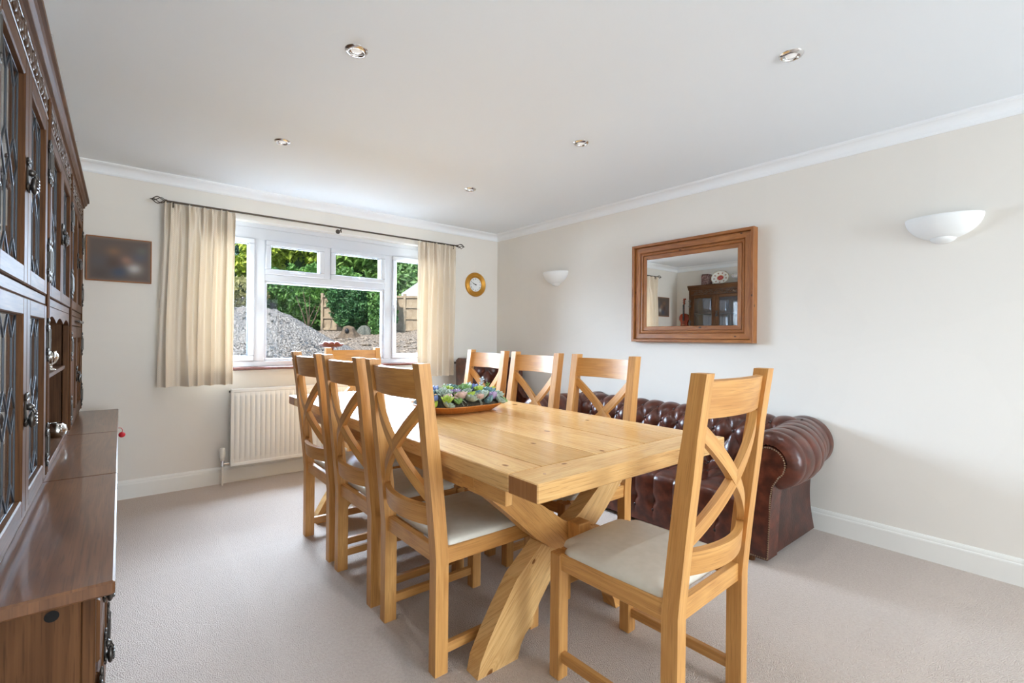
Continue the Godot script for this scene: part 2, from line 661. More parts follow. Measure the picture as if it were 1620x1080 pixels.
# ------------------------------------------------------------------ room
func room() -> void:
	var T := 0.28
	struct("floor", mb().bx(XL - T, XR + T, -0.2, 0.0, ZB - T, ZN + T, 0.0), M.carpet)
	struct("ceiling", mb().bx(XL - T, XR + T, CEIL, CEIL + 0.3, ZB - T, ZN + T, 0.0), M.ceiling)
	struct("wall_left", mb().bx(XL - T, XL, 0, CEIL, ZB - T, ZN + T, 0.0), M.wall)
	struct("wall_right", mb().bx(XR, XR + T, 0, CEIL, ZB - T, ZN + T, 0.0), M.wall)
	# window wall with its opening
	var w := mb()
	w.bx(XL - T, 0.42, 0, CEIL, ZB - T, ZB, 0.0).bx(2.52, XR + T, 0, CEIL, ZB - T, ZB, 0.0)
	w.bx(0.42, 2.52, 0, 0.885, ZB - T, ZB, 0.0).bx(0.42, 2.52, 2.10, CEIL, ZB - T, ZB, 0.0)
	struct("wall_back", w, M.wall)
	w = mb()
	w.bx(XL - T, 1.25, 0, CEIL, ZN, ZN + T, 0.0).bx(3.25, XR + T, 0, CEIL, ZN, ZN + T, 0.0).bx(1.25, 3.25, 2.15, CEIL, ZN, ZN + T, 0.0)
	struct("wall_near", w, M.wall)  # out of view; its opening is placed for the light it lets in
	# unseen glazed doors behind the camera, placed to light the room
	var door := Node3D.new()
	door.name = "door_1"
	add_child(door)
	door.set_meta("kind", "structure")
	for k in 2:
		var x0 := 1.25 + 1.0 * k
		var fr := mb()
		fr.bx(x0, x0 + 0.08, 0, 2.15, ZN + 0.06, ZN + 0.12).bx(x0 + 0.92, x0 + 1.0, 0, 2.15, ZN + 0.06, ZN + 0.12)
		fr.bx(x0 + 0.08, x0 + 0.92, 0, 0.12, ZN + 0.06, ZN + 0.12).bx(x0 + 0.08, x0 + 0.92, 2.07, 2.15, ZN + 0.06, ZN + 0.12)
		part("door_frame", fr, M.upvc, door)
		part("pane", mb().bx(x0 + 0.08, x0 + 0.92, 0.12, 2.07, ZN + 0.085, ZN + 0.095, 0.0), M.wpane, door)
	# coving: a shallow cove between two small steps
	var cv := [Vector2(0, 2.262), Vector2(0.008, 2.262), Vector2(0.012, 2.268)]
	for k in 9:
		var a := PI * 0.5 * k / 8.0
		cv.append(Vector2(0.014 + 0.05 * (1.0 - cos(a)), 2.272 + 0.045 * sin(a)))
	cv.append_array([Vector2(0.068, 2.320), Vector2(0.076, 2.324), Vector2(0.078, 2.33), Vector2(0, 2.33)])
	profile_run("trim_1", cv, M.cove)
	# skirting with an ogee top
	var sk := [Vector2(0, 0), Vector2(0.018, 0), Vector2(0.018, 0.098), Vector2(0.0165, 0.104), Vector2(0.0125, 0.108), Vector2(0.0125, 0.113), Vector2(0.010, 0.121), Vector2(0.006, 0.127), Vector2(0, 0.130)]
	profile_run("baseboard_left", sk, M.trim, [2])
	profile_run("baseboard_right", sk, M.trim, [1])
	profile_run("baseboard_back", sk, M.trim, [0])
	# white lining of the window opening
	var lin := mb()
	lin.bx(0.42, 2.52, 2.092, 2.10, -4.405, -4.331, 0.0).bx(0.42, 0.428, 0.905, 2.092, -4.405, -4.331, 0.0).bx(2.512, 2.52, 0.905, 2.092, -4.405, -4.331, 0.0)
	struct("trim_6", lin, M.trim)
	# sill board
	struct("trim_5", mb().bx(0.40, 2.54, 0.885, 0.905, -4.41, -4.285, 0.004), M.sill)

func profile_run(called: String, poly: Array, m: Material, which := [0, 1, 2, 3]) -> void:
	var b := mb()
	for k in which:
		match k:
			0: b.at(Vector3(0, 0, ZB), Basis(Vector3(0, 0, 1), Vector3.UP, Vector3(-1, 0, 0)))
			1: b.at(Vector3(XR, 0, 0), Basis(Vector3(-1, 0, 0), Vector3.UP, Vector3(0, 0, -1)))
			2: b.at(Vector3(XL, 0, 0), Basis(Vector3(1, 0, 0), Vector3.UP, Vector3(0, 0, 1)))
			3: b.at(Vector3(0, 0, ZN), Basis(Vector3(0, 0, -1), Vector3.UP, Vector3(1, 0, 0)))
		match k:
			0: b.prism(poly, -XR, -XL)
			1: b.prism(poly, -ZN, -ZB)
			2: b.prism(poly, ZB, ZN)
			3: b.prism(poly, XL, XR)
	struct(called, b, m)

func ring_frame(b: MB, x0: float, x1: float, y0: float, y1: float, t: float, z0: float, z1: float, bev := 0.004) -> MB:
	b.bx(x0, x1, y0, y0 + t, z0, z1, bev).bx(x0, x1, y1 - t, y1, z0, z1, bev)
	b.bx(x0, x0 + t, y0 + t, y1 - t, z0, z1, bev).bx(x1 - t, x1, y0 + t, y1 - t, z0, z1, bev)
	return b

func window() -> void:
	var o := Node3D.new()
	o.name = "window_1"
	add_child(o)
	o.position = Vector3(1.47, 0.905, -4.43)
	o.set_meta("kind", "structure")
	o.set_meta("label", "white plastic window with two side casements and two top vents")
	var zf0 := -4.475
	var zf1 := -4.405
	var f := local(o)
	ring_frame(f, 0.42, 2.52, 0.905, 2.10, 0.045, zf0, zf1)
	f.bx(0.465, 2.475, 1.962, 2.055, zf0, zf1)
	f.bx(0.855, 0.935, 0.95, 1.962, zf0, zf1).bx(1.998, 2.078, 0.95, 1.962, zf0, zf1)
	f.bx(0.935, 1.998, 1.625, 1.68, zf0, zf1).bx(1.42, 1.475, 1.68, 1.962, zf0, zf1)
	part("window_frame", f, M.upvc, o)
	# fixed middle pane with its beads
	var bd := local(o)
	ring_frame(bd, 0.935, 1.998, 0.95, 1.625, 0.018, zf0 + 0.01, zf1 - 0.012)
	part("glazing_bead", bd, M.upvc, o)
	part("pane", local(o).bx(0.94, 1.99, 0.955, 1.62, -4.443, -4.437, 0.0), M.wpane, o)
	for s in [[0.465, 0.855, 0.95, 1.965, 0.84, -1], [2.078, 2.475, 0.95, 1.965, 2.095, -1], [0.935, 1.42, 1.68, 1.965, 1.2, 1], [1.475, 1.998, 1.68, 1.965, 1.74, 1]]:
		var sash := ring_frame(local(o), s[0], s[1], s[2], s[3], 0.044, -4.47, -4.388, 0.006)
		var so := part("window_sash", sash, M.upvc, o)
		part("gasket", ring_frame(local(o), s[0] + 0.042, s[1] - 0.042, s[2] + 0.042, s[3] - 0.042, 0.005, -4.455, -4.41, 0.0), M.gasket, so)
		part("pane", local(o).bx(s[0] + 0.04, s[1] - 0.04, s[2] + 0.04, s[3] - 0.04, -4.443, -4.437, 0.0), M.wpane, so)
		var hd := local(o)
		if s[5] < 0:
			hd.bx(s[4] - 0.014, s[4] + 0.014, 1.38, 1.47, -4.388, -4.376).bx(s[4] - 0.008, s[4] + 0.008, 1.30, 1.43, -4.372, -4.358, 0.005).bx(s[4] - 0.009, s[4] + 0.009, 1.42, 1.445, -4.388, -4.358)
		else:
			hd.bx(s[4] - 0.075, s[4] + 0.055, 1.700, 1.716, -4.388, -4.380).bx(s[4] - 0.01, s[4] + 0.05, 1.700, 1.722, -4.382, -4.362, 0.005)
		part("handle", hd, M.upvc, so)

# ------------------------------------------------------------------ oak chairs
func make_chair() -> Node3D:
	var c := thing("dining_chair", "", "chair")
	var zp := func(y: float) -> float:
		var k := clampf((y - 0.40) / 0.672, 0.0, 1.0)
		return 0.215 + 0.078 * (0.25 * k * k + 0.75 * k)
	for s in [-1.0, 1.0]:
		var path := []
		var A := []
		var B := []
		for y in [0.0, 0.2, 0.4, 0.5, 0.6, 0.7, 0.8, 0.9, 1.0, 1.072]:
			path.append(Vector3(0.2 * s, y, zp.call(y)))
			A.append(Vector3(0.022, 0, 0))
			B.append(Vector3(0, 0, 0.025 if y < 0.9 else 0.022))
		part("back_post", mb().bar(path, A, B), M.oak, c)
	for s in [-1.0, 1.0]:
		part("leg", mb().box(Vector3(0.2 * s, 0.2135, -0.215), Vector3(0.046, 0.427, 0.046), 0.003), M.oak2, c)
	for s in [-1.0, 1.0]:
		var r := mb()
		r.grain = 2
		r.box(Vector3(0.203 * s, 0.402, 0.0), Vector3(0.024, 0.058, 0.39), 0.002)
		part("seat_rail", r, M.oak, c)
		r = mb()
		r.grain = 0
		r.box(Vector3(0, 0.402, 0.216 * s), Vector3(0.36, 0.058, 0.024), 0.002)
		part("seat_rail", r, M.oak, c)
		r = mb()
		r.grain = 2
		r.box(Vector3(0.202 * s, 0.078, 0.0), Vector3(0.022, 0.034, 0.39), 0.002)
		part("stretcher", r, M.oak2, c)
	# padded seat, cut round the front legs
	var out := []
	for q in [[-0.150, -0.236], [0.0, -0.240], [0.150, -0.236], [0.166, -0.226], [0.170, -0.200], [0.178, -0.189], [0.205, -0.186], [0.212, -0.16], [0.211, 0.0], [0.205, 0.17], [0.195, 0.188], [0.0, 0.192], [-0.195, 0.188], [-0.205, 0.17], [-0.211, 0.0], [-0.212, -0.16], [-0.205, -0.186], [-0.178, -0.189], [-0.170, -0.200], [-0.166, -0.226], [-0.150, -0.236]]:
		out.append(Vector2(q[0], q[1]))
	var P := []
	for k in [[1.0, 0.425], [1.0, 0.434], [0.99, 0.443], [0.965, 0.450], [0.90, 0.456], [0.75, 0.461], [0.5, 0.464], [0.25, 0.465], [0.0, 0.465]]:
		var row := PackedVector3Array()
		for q in out:
			row.append(Vector3(q.x * k[0], k[1], q.y * k[0]))
		P.append(row)
	part("seat", mb().grid(P, Vector3(0, 1, 0), true), M.seat, c)
	# crest and lower rail, bowed to the back
	for r in [[1.0, 0.052, 0.030, 0.0105, "crest_rail"], [0.540, 0.034, 0.046, 0.011, "lower_rail"]]:
		var path := []
		var A := []
		var B := []
		for k in 17:
			var x := -0.186 + 0.372 * k / 16.0
			var bow: float = r[2] * (1.0 - pow(x / 0.186, 2.0))
			var zz: float = zp.call(r[0])
			var sl := Vector3(0, 1, (zp.call(r[0] + 0.05) - zp.call(r[0] - 0.05)) * 10.0).normalized()
			path.append(Vector3(x, r[0], zz - 0.004 + bow))
			A.append(sl * r[1])
			var tn := Vector3(1, 0, -2.0 * r[2] * x / (0.186 * 0.186)).normalized()
			B.append(tn.cross(sl).normalized() * r[3])
		var b := mb()
		b.grain = 0
		b.bar(path, A, B)
		part(r[4], b, M.oak, c)
	for s in [-1.0, 1.0]:
		var path := []
		var A := []
		var B := []
		for k in 21:
			var q := k / 20.0
			var x: float = lerpf(-0.184, 0.184, q) * s
			var y := lerpf(0.925, 0.592, q)
			var bow := 0.040 * (1.0 - pow(x / 0.186, 2.0))
			path.append(Vector3(x, y, zp.call(y) - 0.004 + bow))
		for k in 21:
			var d: Vector3 = ((path[mini(k + 1, 20)] as Vector3) - (path[maxi(k - 1, 0)] as Vector3)).normalized()
			var x: float = path[k].x
			var nn := Vector3(2.0 * 0.040 * x / (0.186 * 0.186), 0.0, 1.0)
			nn = (nn - d * nn.dot(d)).normalized()
			A.append(d.cross(nn).normalized() * 0.0185)
			B.append(nn * 0.0105)
		part("cross_slat", mb().bar(path, A, B), M.oak, c)
	return c

func chairs() -> void:
	var first := make_chair()
	var g := "oak cross-back dining chairs round the table"
	var list := [
		[1.075, -1.63, -90.0, "oak cross-back chair on cabinet side of table, nearest the camera of its three"],
		[1.075, -2.17, -90.0, "oak cross-back chair on cabinet side of table, middle one of its three"],
		[1.075, -2.70, -90.0, "oak cross-back chair on cabinet side of table, the one nearest the radiator"],
		[1.755, -1.69, 90.0, "oak cross-back chair between table and sofa, nearest the mirror of its three"],
		[1.755, -2.24, 90.0, "oak cross-back chair between table and sofa, middle one of its three"],
		[1.755, -2.76, 90.0, "oak cross-back chair on sofa side, in front of the brown corner armchair"],
		[1.382, -0.95, 1.8, "large oak cross-back chair seen from behind at the near end of table"],
		[1.455, -3.495, 180.0, "oak chair at the window end of table, its top rail under the sill dish"],
	]
	for k in list.size():
		var o: Node3D = first
		if k:
			o = first.duplicate()
			o.name = numbered("dining_chair", self)
			add_child(o, true)
		o.position = Vector3(list[k][0], 0, list[k][1])
		o.rotation_degrees.y = list[k][2]
		tag(o, list[k][3], "chair", g)

# ------------------------------------------------------------------ table
func table() -> void:
	var x0 := 0.875
	var x1 := 1.91
	var z0 := -0.947
	var z1 := -3.40
	var o := thing("dining_table", "long light oak plank table on two curved cross trestles", "table", Vector3(1.39, 0, -2.17))
	var xs := [x0, 1.01, 1.266, 1.545, 1.77, x1]
	for k in 5:
		var b := local(o)
		b.grain = 2
		b.bx(xs[k], xs[k + 1] - 0.002, 0.710, 0.765, z0 - 0.1285, z1 + 0.1285, 0.003)
		part("plank", b, M.top[[0, 2, 0, 1, 0][k]], o)
	for e in [[z0, z0 - 0.127], [z1 + 0.127, z1]]:
		var b := local(o)
		b.grain = 0
		b.bx(x0, x1, 0.709, 0.765, e[0], e[1], 0.003)
		var p := part("breadboard_end", b, M.top[0], o)
		for x in [x0 - 0.0006, x1 - 0.0006]:
			part("end_grain", local(o).bx(x, x + 0.0012, 0.7125, 0.762, e[0] - 0.003, e[1] + 0.003, 0.0), M.endgrain, p)
		var pl := local(o)
		for k in 2:
			pl.at(Vector3(x0 + 0.085 + k * 0.865, 0.7652, (e[0] + e[1]) * 0.5) - o.position)
			pl.lathe([Vector2(0.005, -0.002), Vector2(0.005, 0.0), Vector2(0.005, 0.0), Vector2(0.0, 0.0004)], 10)
		part("peg", pl, M.endgrain, p)
	for x in [0.925, 1.86]:
		var b := local(o)
		b.grain = 2
		b.bx(x - 0.014, x + 0.014, 0.645, 0.710, -1.13, z1 + 0.18, 0.002)
		part("side_rail", b, M.table, o)
	var leg := [Vector2(0.93, 0.650), Vector2(1.045, 0.650), Vector2(1.135, 0.588), Vector2(1.226, 0.535), Vector2(1.333, 0.457), Vector2(1.43, 0.41), Vector2(1.545, 0.386), Vector2(1.668, 0.29), Vector2(1.735, 0.20), Vector2(1.785, 0.125), Vector2(1.825, 0.055), Vector2(1.838, 0.0), Vector2(1.66, 0.0), Vector2(1.646, 0.045), Vector2(1.625, 0.075), Vector2(1.603, 0.092), Vector2(1.584, 0.095), Vector2(1.586, 0.125), Vector2(1.55, 0.175), Vector2(1.498, 0.236), Vector2(1.42, 0.292), Vector2(1.334, 0.335), Vector2(1.259, 0.372), Vector2(1.17, 0.44), Vector2(1.10, 0.505), Vector2(1.02, 0.575)]
	for z in [-1.335, -3.06]:
		for s in 2:
			var poly := []
			for q in leg:
				poly.append(q if s == 0 else Vector2(2.78 - q.x, q.y))
			var b := local(o)
			b.uvrot = PI * 0.25 * (-1.0 if s == 0 else 1.0)
			var zz: float = z + (0.008 if s == 0 else -0.008)
			b.prism(poly, zz - 0.033, zz + 0.033, 0.004)
			part("trestle_leg", b, M.table if s == 0 else M.top[0], o)
		var b := local(o)
		b.grain = 0
		b.bx(0.910, 1.875, 0.650, 0.710, z - 0.036, z + 0.036, 0.002)
		part("bearer", b, M.table, o)
		var sg := 1.0 if z > -2.0 else -1.0
		part("wedge", local(o).bx(1.352, 1.42, 0.385, 0.452, z + sg * 0.04, z + sg * 0.105, 0.004), M.table, o)
	var b := local(o)
	b.grain = 2
	b.bx(1.358, 1.422, 0.30, 0.385, -1.27, -3.12, 0.004)
	part("stretcher", b, M.table, o)

# ------------------------------------------------------------------ leather sofa
func tuft(a: float, b: float) -> float:   # 0 at the folds, 1 in the middle of a pillow
	return pow(absf(sin(PI * a) * sin(PI * b)), 0.42)

func roll_profile(c: Vector2, r: float, a0: float, a1: float, m: int) -> Array:
	var out := []
	for k in m + 1:
		var a := lerpf(a0, a1, float(k) / m)
		out.append([c + Vector2(cos(a), sin(a)) * r, Vector2(cos(a), sin(a))])
	return out

func resample(P: Array, m: int) -> Array:   # [[point, normal]] spread evenly
	var L := [0.0]
	for k in range(1, P.size()):
		L.append(L[k - 1] + (P[k][0] as Vector2).distance_to(P[k - 1][0]))
	var out := []
	var j := 0
	for k in m + 1:
		var s: float = L[-1] * k / m
		while j < P.size() - 2 and L[j + 1] < s:
			j += 1
		var q: float = clampf((s - L[j]) / maxf(1e-9, L[j + 1] - L[j]), 0, 1)
		out.append([(P[j][0] as Vector2).lerp(P[j + 1][0], q), (P[j][1] as Vector2).lerp(P[j + 1][1], q).normalized(), s])
	return out

func sofa() -> void:
	var zn := -1.06     # outer side of the near arm
	var zf := -2.86     # outer side of the far arm
	var zc := (zn + zf) * 0.5
	var o := thing("leather_sofa", "dark brown buttoned leather sofa with rolled arms against the wall", "sofa", Vector3(2.93, 0, zc))
	var sp := 0.0655
	# back: x is across, profile in (x, y); roll centre near the wall
	var prof := []
	prof.append([Vector2(2.93, 0.33), Vector2(-1, 0.15).normalized()])
	prof.append([Vector2(2.965, 0.44), Vector2(-1, 0.15).normalized()])
	prof.append_array(roll_profile(Vector2(3.135, 0.545), 0.147, PI * 1.03, -PI * 0.22, 30))
	var rs := resample(prof, 76)
	var P := []
	var dots := []
	for k in rs.size():
		var row := PackedVector3Array()
		var s: float = rs[k][2]
		for j in 337:
			var z := lerpf(zn - 0.03, zf + 0.03, j / 336.0)
			var a := (z - zc) / sp
			var b := (s - 0.035) / 0.115
			var hh := 0.0
			if b < 3.0:
				hh = tuft(a * 0.5 + b * 0.5, a * 0.5 - b * 0.5)
			else:
				var par := fposmod(round(b), 2.0)
				var one := pow(absf(sin(PI * (a * 0.5 + 1.5))), 0.42)
				hh = one
				var keepb := b - 3.0
				hh = lerpf(tuft(a * 0.5 + 1.5, a * 0.5 - 1.5), one, clampf(keepb * 1.5, 0, 1))
			var d := 0.030 * hh - 0.018
			var q: Vector2 = rs[k][0] + rs[k][1] * d
			row.append(Vector3(minf(q.x, XR - 0.006), q.y, z))
		P.append(row)
	var bk := local(o)
	bk.grid(P, Vector3(-1, 0.4, 0))
	part("back", bk, M.leather, o)
	# buttons where the folds cross
	var btn := local(o)
	for r in range(0, 4):
		for j in range(-13, 14):
			if (r + j) % 2 != 0:
				continue
			var s := 0.035 + r * 0.115
			var kk := 0
			while kk < rs.size() - 1 and rs[kk][2] < s:
				kk += 1
			var q: Vector2 = rs[kk][0] - rs[kk][1] * 0.016
			var z := zc + j * sp
			if z < zn - 0.12 and z > zf + 0.12:
				btn.ball(Vector3(q.x, q.y, z), Vector3(0.011, 0.011, 0.011), 8, 6)
	# seat and front border
	prof = [[Vector2(3.00, 0.385), Vector2(0, 1)], [Vector2(2.90, 0.375), Vector2(0, 1)], [Vector2(2.62, 0.345), Vector2(-0.1, 1).normalized()]]
	for k in 7:
		var a := PI * 0.5 + PI * 0.5 * k / 6.0
		prof.append([Vector2(2.575, 0.29) + Vector2(cos(a), sin(a)) * 0.045, Vector2(cos(a), sin(a))])
	prof.append_array([[Vector2(2.528, 0.25), Vector2(-1, 0)], [Vector2(2.53, 0.03), Vector2(-1, 0)]])
	rs = resample(prof, 70)
	P = []
	for k in rs.size():
		var row := PackedVector3Array()
		var s: float = rs[k][2]
		for j in 305:
			var z := lerpf(zn - 0.13, zf + 0.13, j / 304.0)
			var a := (z - zc) / sp
			var b := (s - 0.06) / 0.125
			var d := 0.0
			if b < 2.0:
				d = 0.034 * tuft(a * 0.5 + b * 0.5, a * 0.5 - b * 0.5) - 0.020
			elif s < 0.67:
				d = lerpf(0.034 * tuft(a * 0.5 + 1.0, a * 0.5 - 1.0) - 0.02, 0.016 * pow(absf(sin(PI * a * 0.5)), 0.3) - 0.006, clampf((b - 2.0) * 1.4, 0, 1))
			else:
				var e := clampf((s - 0.67) / 0.05, 0, 1)
				d = lerpf(0.016 * pow(absf(sin(PI * a * 0.5)), 0.3) - 0.006, 0.004, e)
			# buttons on the front border sink in
			var bd := Vector2((absf(fposmod(a * 0.5 + 0.5, 1.0) - 0.5)) * 2.0 * sp, s - 0.615).length()
			d -= 0.016 * exp(-bd * bd / 0.0006)
			var q: Vector2 = rs[k][0] + rs[k][1] * d
			row.append(Vector3(q.x, q.y, z))
		P.append(row)
	var st := local(o)
	st.grid(P, Vector3(-0.6, 1, 0))
	part("seat", st, M.leather, o)
	for j in range(-13, 14):
		var z := zc + j * sp
		if z > zn - 0.15 or z < zf + 0.15:
			continue
		if j % 2 == 0:
			btn.ball(Vector3(2.532, 0.118, z), Vector3(0.010, 0.011, 0.011), 8, 6)
			btn.ball(Vector3(2.93, 0.362, z), Vector3(0.011, 0.010, 0.011), 8, 6)
			btn.ball(Vector3(2.70, 0.336, z), Vector3(0.011, 0.010, 0.011), 8, 6)
		else:
			btn.ball(Vector3(2.82, 0.348, z), Vector3(0.011, 0.010, 0.011), 8, 6)
	part("buttons", btn, M.button, o).set_meta("kind", "stuff")
	var ft := local(o)
	ft.bx(2.545, 3.26, 0.03, 0.30, zn - 0.1, zf + 0.1, 0.01)
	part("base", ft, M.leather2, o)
	# arms; sg +1 near, -1 far. Profile in (w, y), w outward from the arm's middle
	for sg in [1.0, -1.0]:
		var zo := zn if sg > 0 else zf
		var cz: float = zo + sg * 0.015
		var arm := []
		arm.append([Vector2(-0.150, 0.33), Vector2(-1, 0)])
		arm.append_array(roll_profile(Vector2(0.0, 0.540), 0.148, PI * 1.02, -PI * 0.42, 40))
		rs = resample(arm, 60)
		P = []
		for i in 71:
			var x := lerpf(2.572, 3.318, pow(i / 70.0, 1.25))
			var row := PackedVector3Array()
			var f := clampf((x - 2.572) / 0.055, 0.0, 1.0)
			var shrink := 1.0 - 0.42 * (1.0 - sqrt(maxf(0.0, 1.0 - (1.0 - f) * (1.0 - f))))
			for k in rs.size():
				var s: float = rs[k][2]
				var q: Vector2 = rs[k][0]
				var ctr := Vector2(0, 0.540)
				if k > 3:
					q = ctr + (q - ctr) * shrink
				var d := 0.0
				# straight channels over the roll, tufts low on the inside
				var a := (x - 2.66) / 0.118
				var chan := pow(absf(sin(PI * a)), 0.35)
				d += (0.014 * chan - 0.008) * smoothstep(2.60, 2.68, x)
				# gathers round the scroll
				if k > 3:
					var an := atan2(q.y - 0.54, q.x)
					d += 0.0035 * sin(an * 34.0) * (1.0 - smoothstep(0.15, 1.0, f))
				q += rs[k][1] * d
				row.append(Vector3(x, q.y, cz + sg * (q.x - 0.085 * smoothstep(2.8, 3.32, x))))
			P.append(row)
		var ar := local(o)
		ar.grid(P, Vector3(-0.1, 1, sg * 0.6))
		var ao := part("arm", ar, M.leather, o)
		# outer side, slightly waisted
		P = []
		for i in 13:
			var row := PackedVector3Array()
			var x := lerpf(2.580, 3.24, i / 12.0)
			for k in 17:
				var y := lerpf(0.03, 0.47, k / 16.0)
				row.append(Vector3(x + 0.018 * (1.0 - sin(PI * clampf(y / 0.5, 0, 1))) * (i / 12.0), y, zo + sg * (0.004 - 0.02 * sin(PI * k / 16.0)) ))
			P.append(row)
		var sd := local(o)
		sd.grid(P, Vector3(0, 0, sg))
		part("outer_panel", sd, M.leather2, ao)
		# arm front: tall panel with a round head, studs along its edge
		var pl := []
		for k in 21:
			var a := lerpf(-PI * 0.28, PI * 1.12, k / 20.0)
			pl.append(Vector2(cos(a), sin(a)) * 0.083 + Vector2(0, 0.535))
		pl.append_array([Vector2(-0.10, 0.40), Vector2(-0.135, 0.30), Vector2(-0.145, 0.03), Vector2(0.0, 0.03), Vector2(0.012, 0.30), Vector2(0.024, 0.42)])
		var pn := MB.new()
		pn.xf = o.transform.affine_inverse() * Transform3D(Basis(Vector3(0, 0, sg), Vector3.UP, Vector3(-1, 0, 0)), Vector3(2.60, 0, cz))
		pn.prism(pl, -0.09, 0.030, 0.008)
		var po := part("arm_panel", pn, M.leather, ao)
		var sb := MB.new()
		sb.xf = pn.xf
		var L := 0.0
		var m := pl.size()
		for k in m:
			var p0: Vector2 = pl[k]
			var p1: Vector2 = pl[(k + 1) % m]
			var cen := Vector2(-0.03, 0.36)
			var ln := p0.distance_to(p1)
			while L < ln:
				var q := p0.lerp(p1, L / ln)
				q += (cen - q).normalized() * 0.007
				sb.ball(Vector3(q.x, q.y, 0.030), Vector3(0.0042, 0.0042, 0.003), 6, 4)
				L += 0.0115
			L -= ln
		part("nailhead_trim", sb, M.stud, po)
	for q in [[2.60, zn - 0.08], [3.2, zn - 0.08], [2.60, zf + 0.08], [3.2, zf + 0.08]]:
		var f := local(o)
		f.at(Vector3(q[0], 0, q[1]) - o.position)
		f.lathe([Vector2(0.0, 0.0), Vector2(0.02, 0.0), Vector2(0.02, 0.0), Vector2(0.024, 0.03), Vector2(0.024, 0.05)], 14)
		part("foot", f, M.dark, o)

func corner_chair() -> void:
	var o := thing("leather_armchair", "high-backed brown buttoned leather armchair in the corner by the curtain", "armchair", Vector3(2.93, 0, -3.80), deg_to_rad(-8))
	# own axes: front +z
	var P := []
	for k in 45:
		var row := PackedVector3Array()
		var y := lerpf(0.36, 0.95, k / 44.0)
		for j in 61:
			var x := lerpf(-0.27, 0.27, j / 60.0)
			var a := x / 0.085
			var b := (y - 0.44) / 0.098
			var d := 0.034 * tuft(a * 0.5 + b * 0.5, a * 0.5 - b * 0.5) - 0.02
			var top := sqrt(maxf(0.0, 1.0 - pow(clampf((y - 0.86) / 0.09, 0, 1), 2.0)))
			row.append(Vector3(x, y - (0.03 * pow(x / 0.27, 2.0) if y > 0.9 else 0.0), -0.12 - (y - 0.36) * 0.16 + d * top - 0.05 * (1.0 - top)))
		P.append(row)
	part("back", mb().grid(P, Vector3(0, 0, 1)), M.leather, o)
	var bt := mb()
	for r in range(0, 5):
		for j in range(-3, 4):
			if (r + j) % 2 == 0:
				var y := 0.44 + r * 0.098
				bt.ball(Vector3(j * 0.085, y, -0.135 - (y - 0.36) * 0.16), Vector3(0.010, 0.010, 0.008), 8, 6)
	part("buttons", bt, M.button, o).set_meta("kind", "stuff")
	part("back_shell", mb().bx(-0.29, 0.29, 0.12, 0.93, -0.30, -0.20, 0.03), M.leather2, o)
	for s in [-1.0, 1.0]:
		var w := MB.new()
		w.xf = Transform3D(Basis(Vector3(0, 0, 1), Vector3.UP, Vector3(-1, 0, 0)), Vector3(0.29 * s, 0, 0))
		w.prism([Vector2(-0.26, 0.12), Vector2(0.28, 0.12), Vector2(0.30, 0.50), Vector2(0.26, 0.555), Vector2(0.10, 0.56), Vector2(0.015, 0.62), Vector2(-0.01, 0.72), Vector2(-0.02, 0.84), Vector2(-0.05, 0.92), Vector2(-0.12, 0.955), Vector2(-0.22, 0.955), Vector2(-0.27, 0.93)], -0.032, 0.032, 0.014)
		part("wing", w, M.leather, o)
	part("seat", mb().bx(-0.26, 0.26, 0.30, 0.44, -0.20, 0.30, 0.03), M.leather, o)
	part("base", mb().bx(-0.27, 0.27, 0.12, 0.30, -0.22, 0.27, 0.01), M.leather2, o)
	for q in [[-0.26, -0.22], [0.26, -0.22], [-0.26, 0.23], [0.26, 0.23]]:
		part("foot", mb().box(Vector3(q[0], 0.06, q[1]), Vector3(0.045, 0.12, 0.045), 0.006), M.dark, o)

# ------------------------------------------------------------------ cabinets
func seg_clip(a: Vector2, b: Vector2, r: Rect2) -> Array:
	var t0 := 0.0
	var t1 := 1.0
	var d := b - a
	for q in [[-d.x, a.x - r.position.x], [d.x, r.end.x - a.x], [-d.y, a.y - r.position.y], [d.y, r.end.y - a.y]]:
		if absf(q[0]) < 1e-9:
			if q[1] < 0: return []
			continue
		var k: float = q[1] / q[0]
		if q[0] < 0: t0 = maxf(t0, k)
		else: t1 = minf(t1, k)
	return [a + d * t0, a + d * t1] if t1 > t0 else []

func leading(b: MB, x: float, za: float, zb: float, y0: float, y1: float) -> void:
	var r := Rect2(minf(za, zb), y0, absf(zb - za), y1 - y0)
	var w := r.size.x / 3.0
	var ym := (y0 + y1) * 0.5
	var dh := 0.055
	var segs := []
	for c in 3:
		var xx: float = r.position.x + (c + 0.5) * w
		segs.append([Vector2(xx, y0 + dh), Vector2(xx, ym - dh)])
		segs.append([Vector2(xx, ym + dh), Vector2(xx, y1 - dh)])
		for s in [-0.5, 0.5]:
			for e in [[y0, y0 + dh], [ym, ym - dh], [ym, ym + dh], [y1, y1 - dh]]:
				segs.append([Vector2(xx + s * w, e[0]), Vector2(xx, e[1])])
	segs.append([Vector2(r.position.x, y0), Vector2(r.end.x, y0)])
	segs.append([Vector2(r.position.x, y1), Vector2(r.end.x, y1)])
	segs.append([Vector2(r.position.x, y0), Vector2(r.position.x, y1)])
	segs.append([Vector2(r.end.x, y0), Vector2(r.end.x, y1)])
	for s in segs:
		var q := seg_clip(s[0], s[1], r)
		if q.size():
			b.tube([Vector3(x, q[0].y, q[0].x), Vector3(x, q[1].y, q[1].x)], 0.0020, 5)

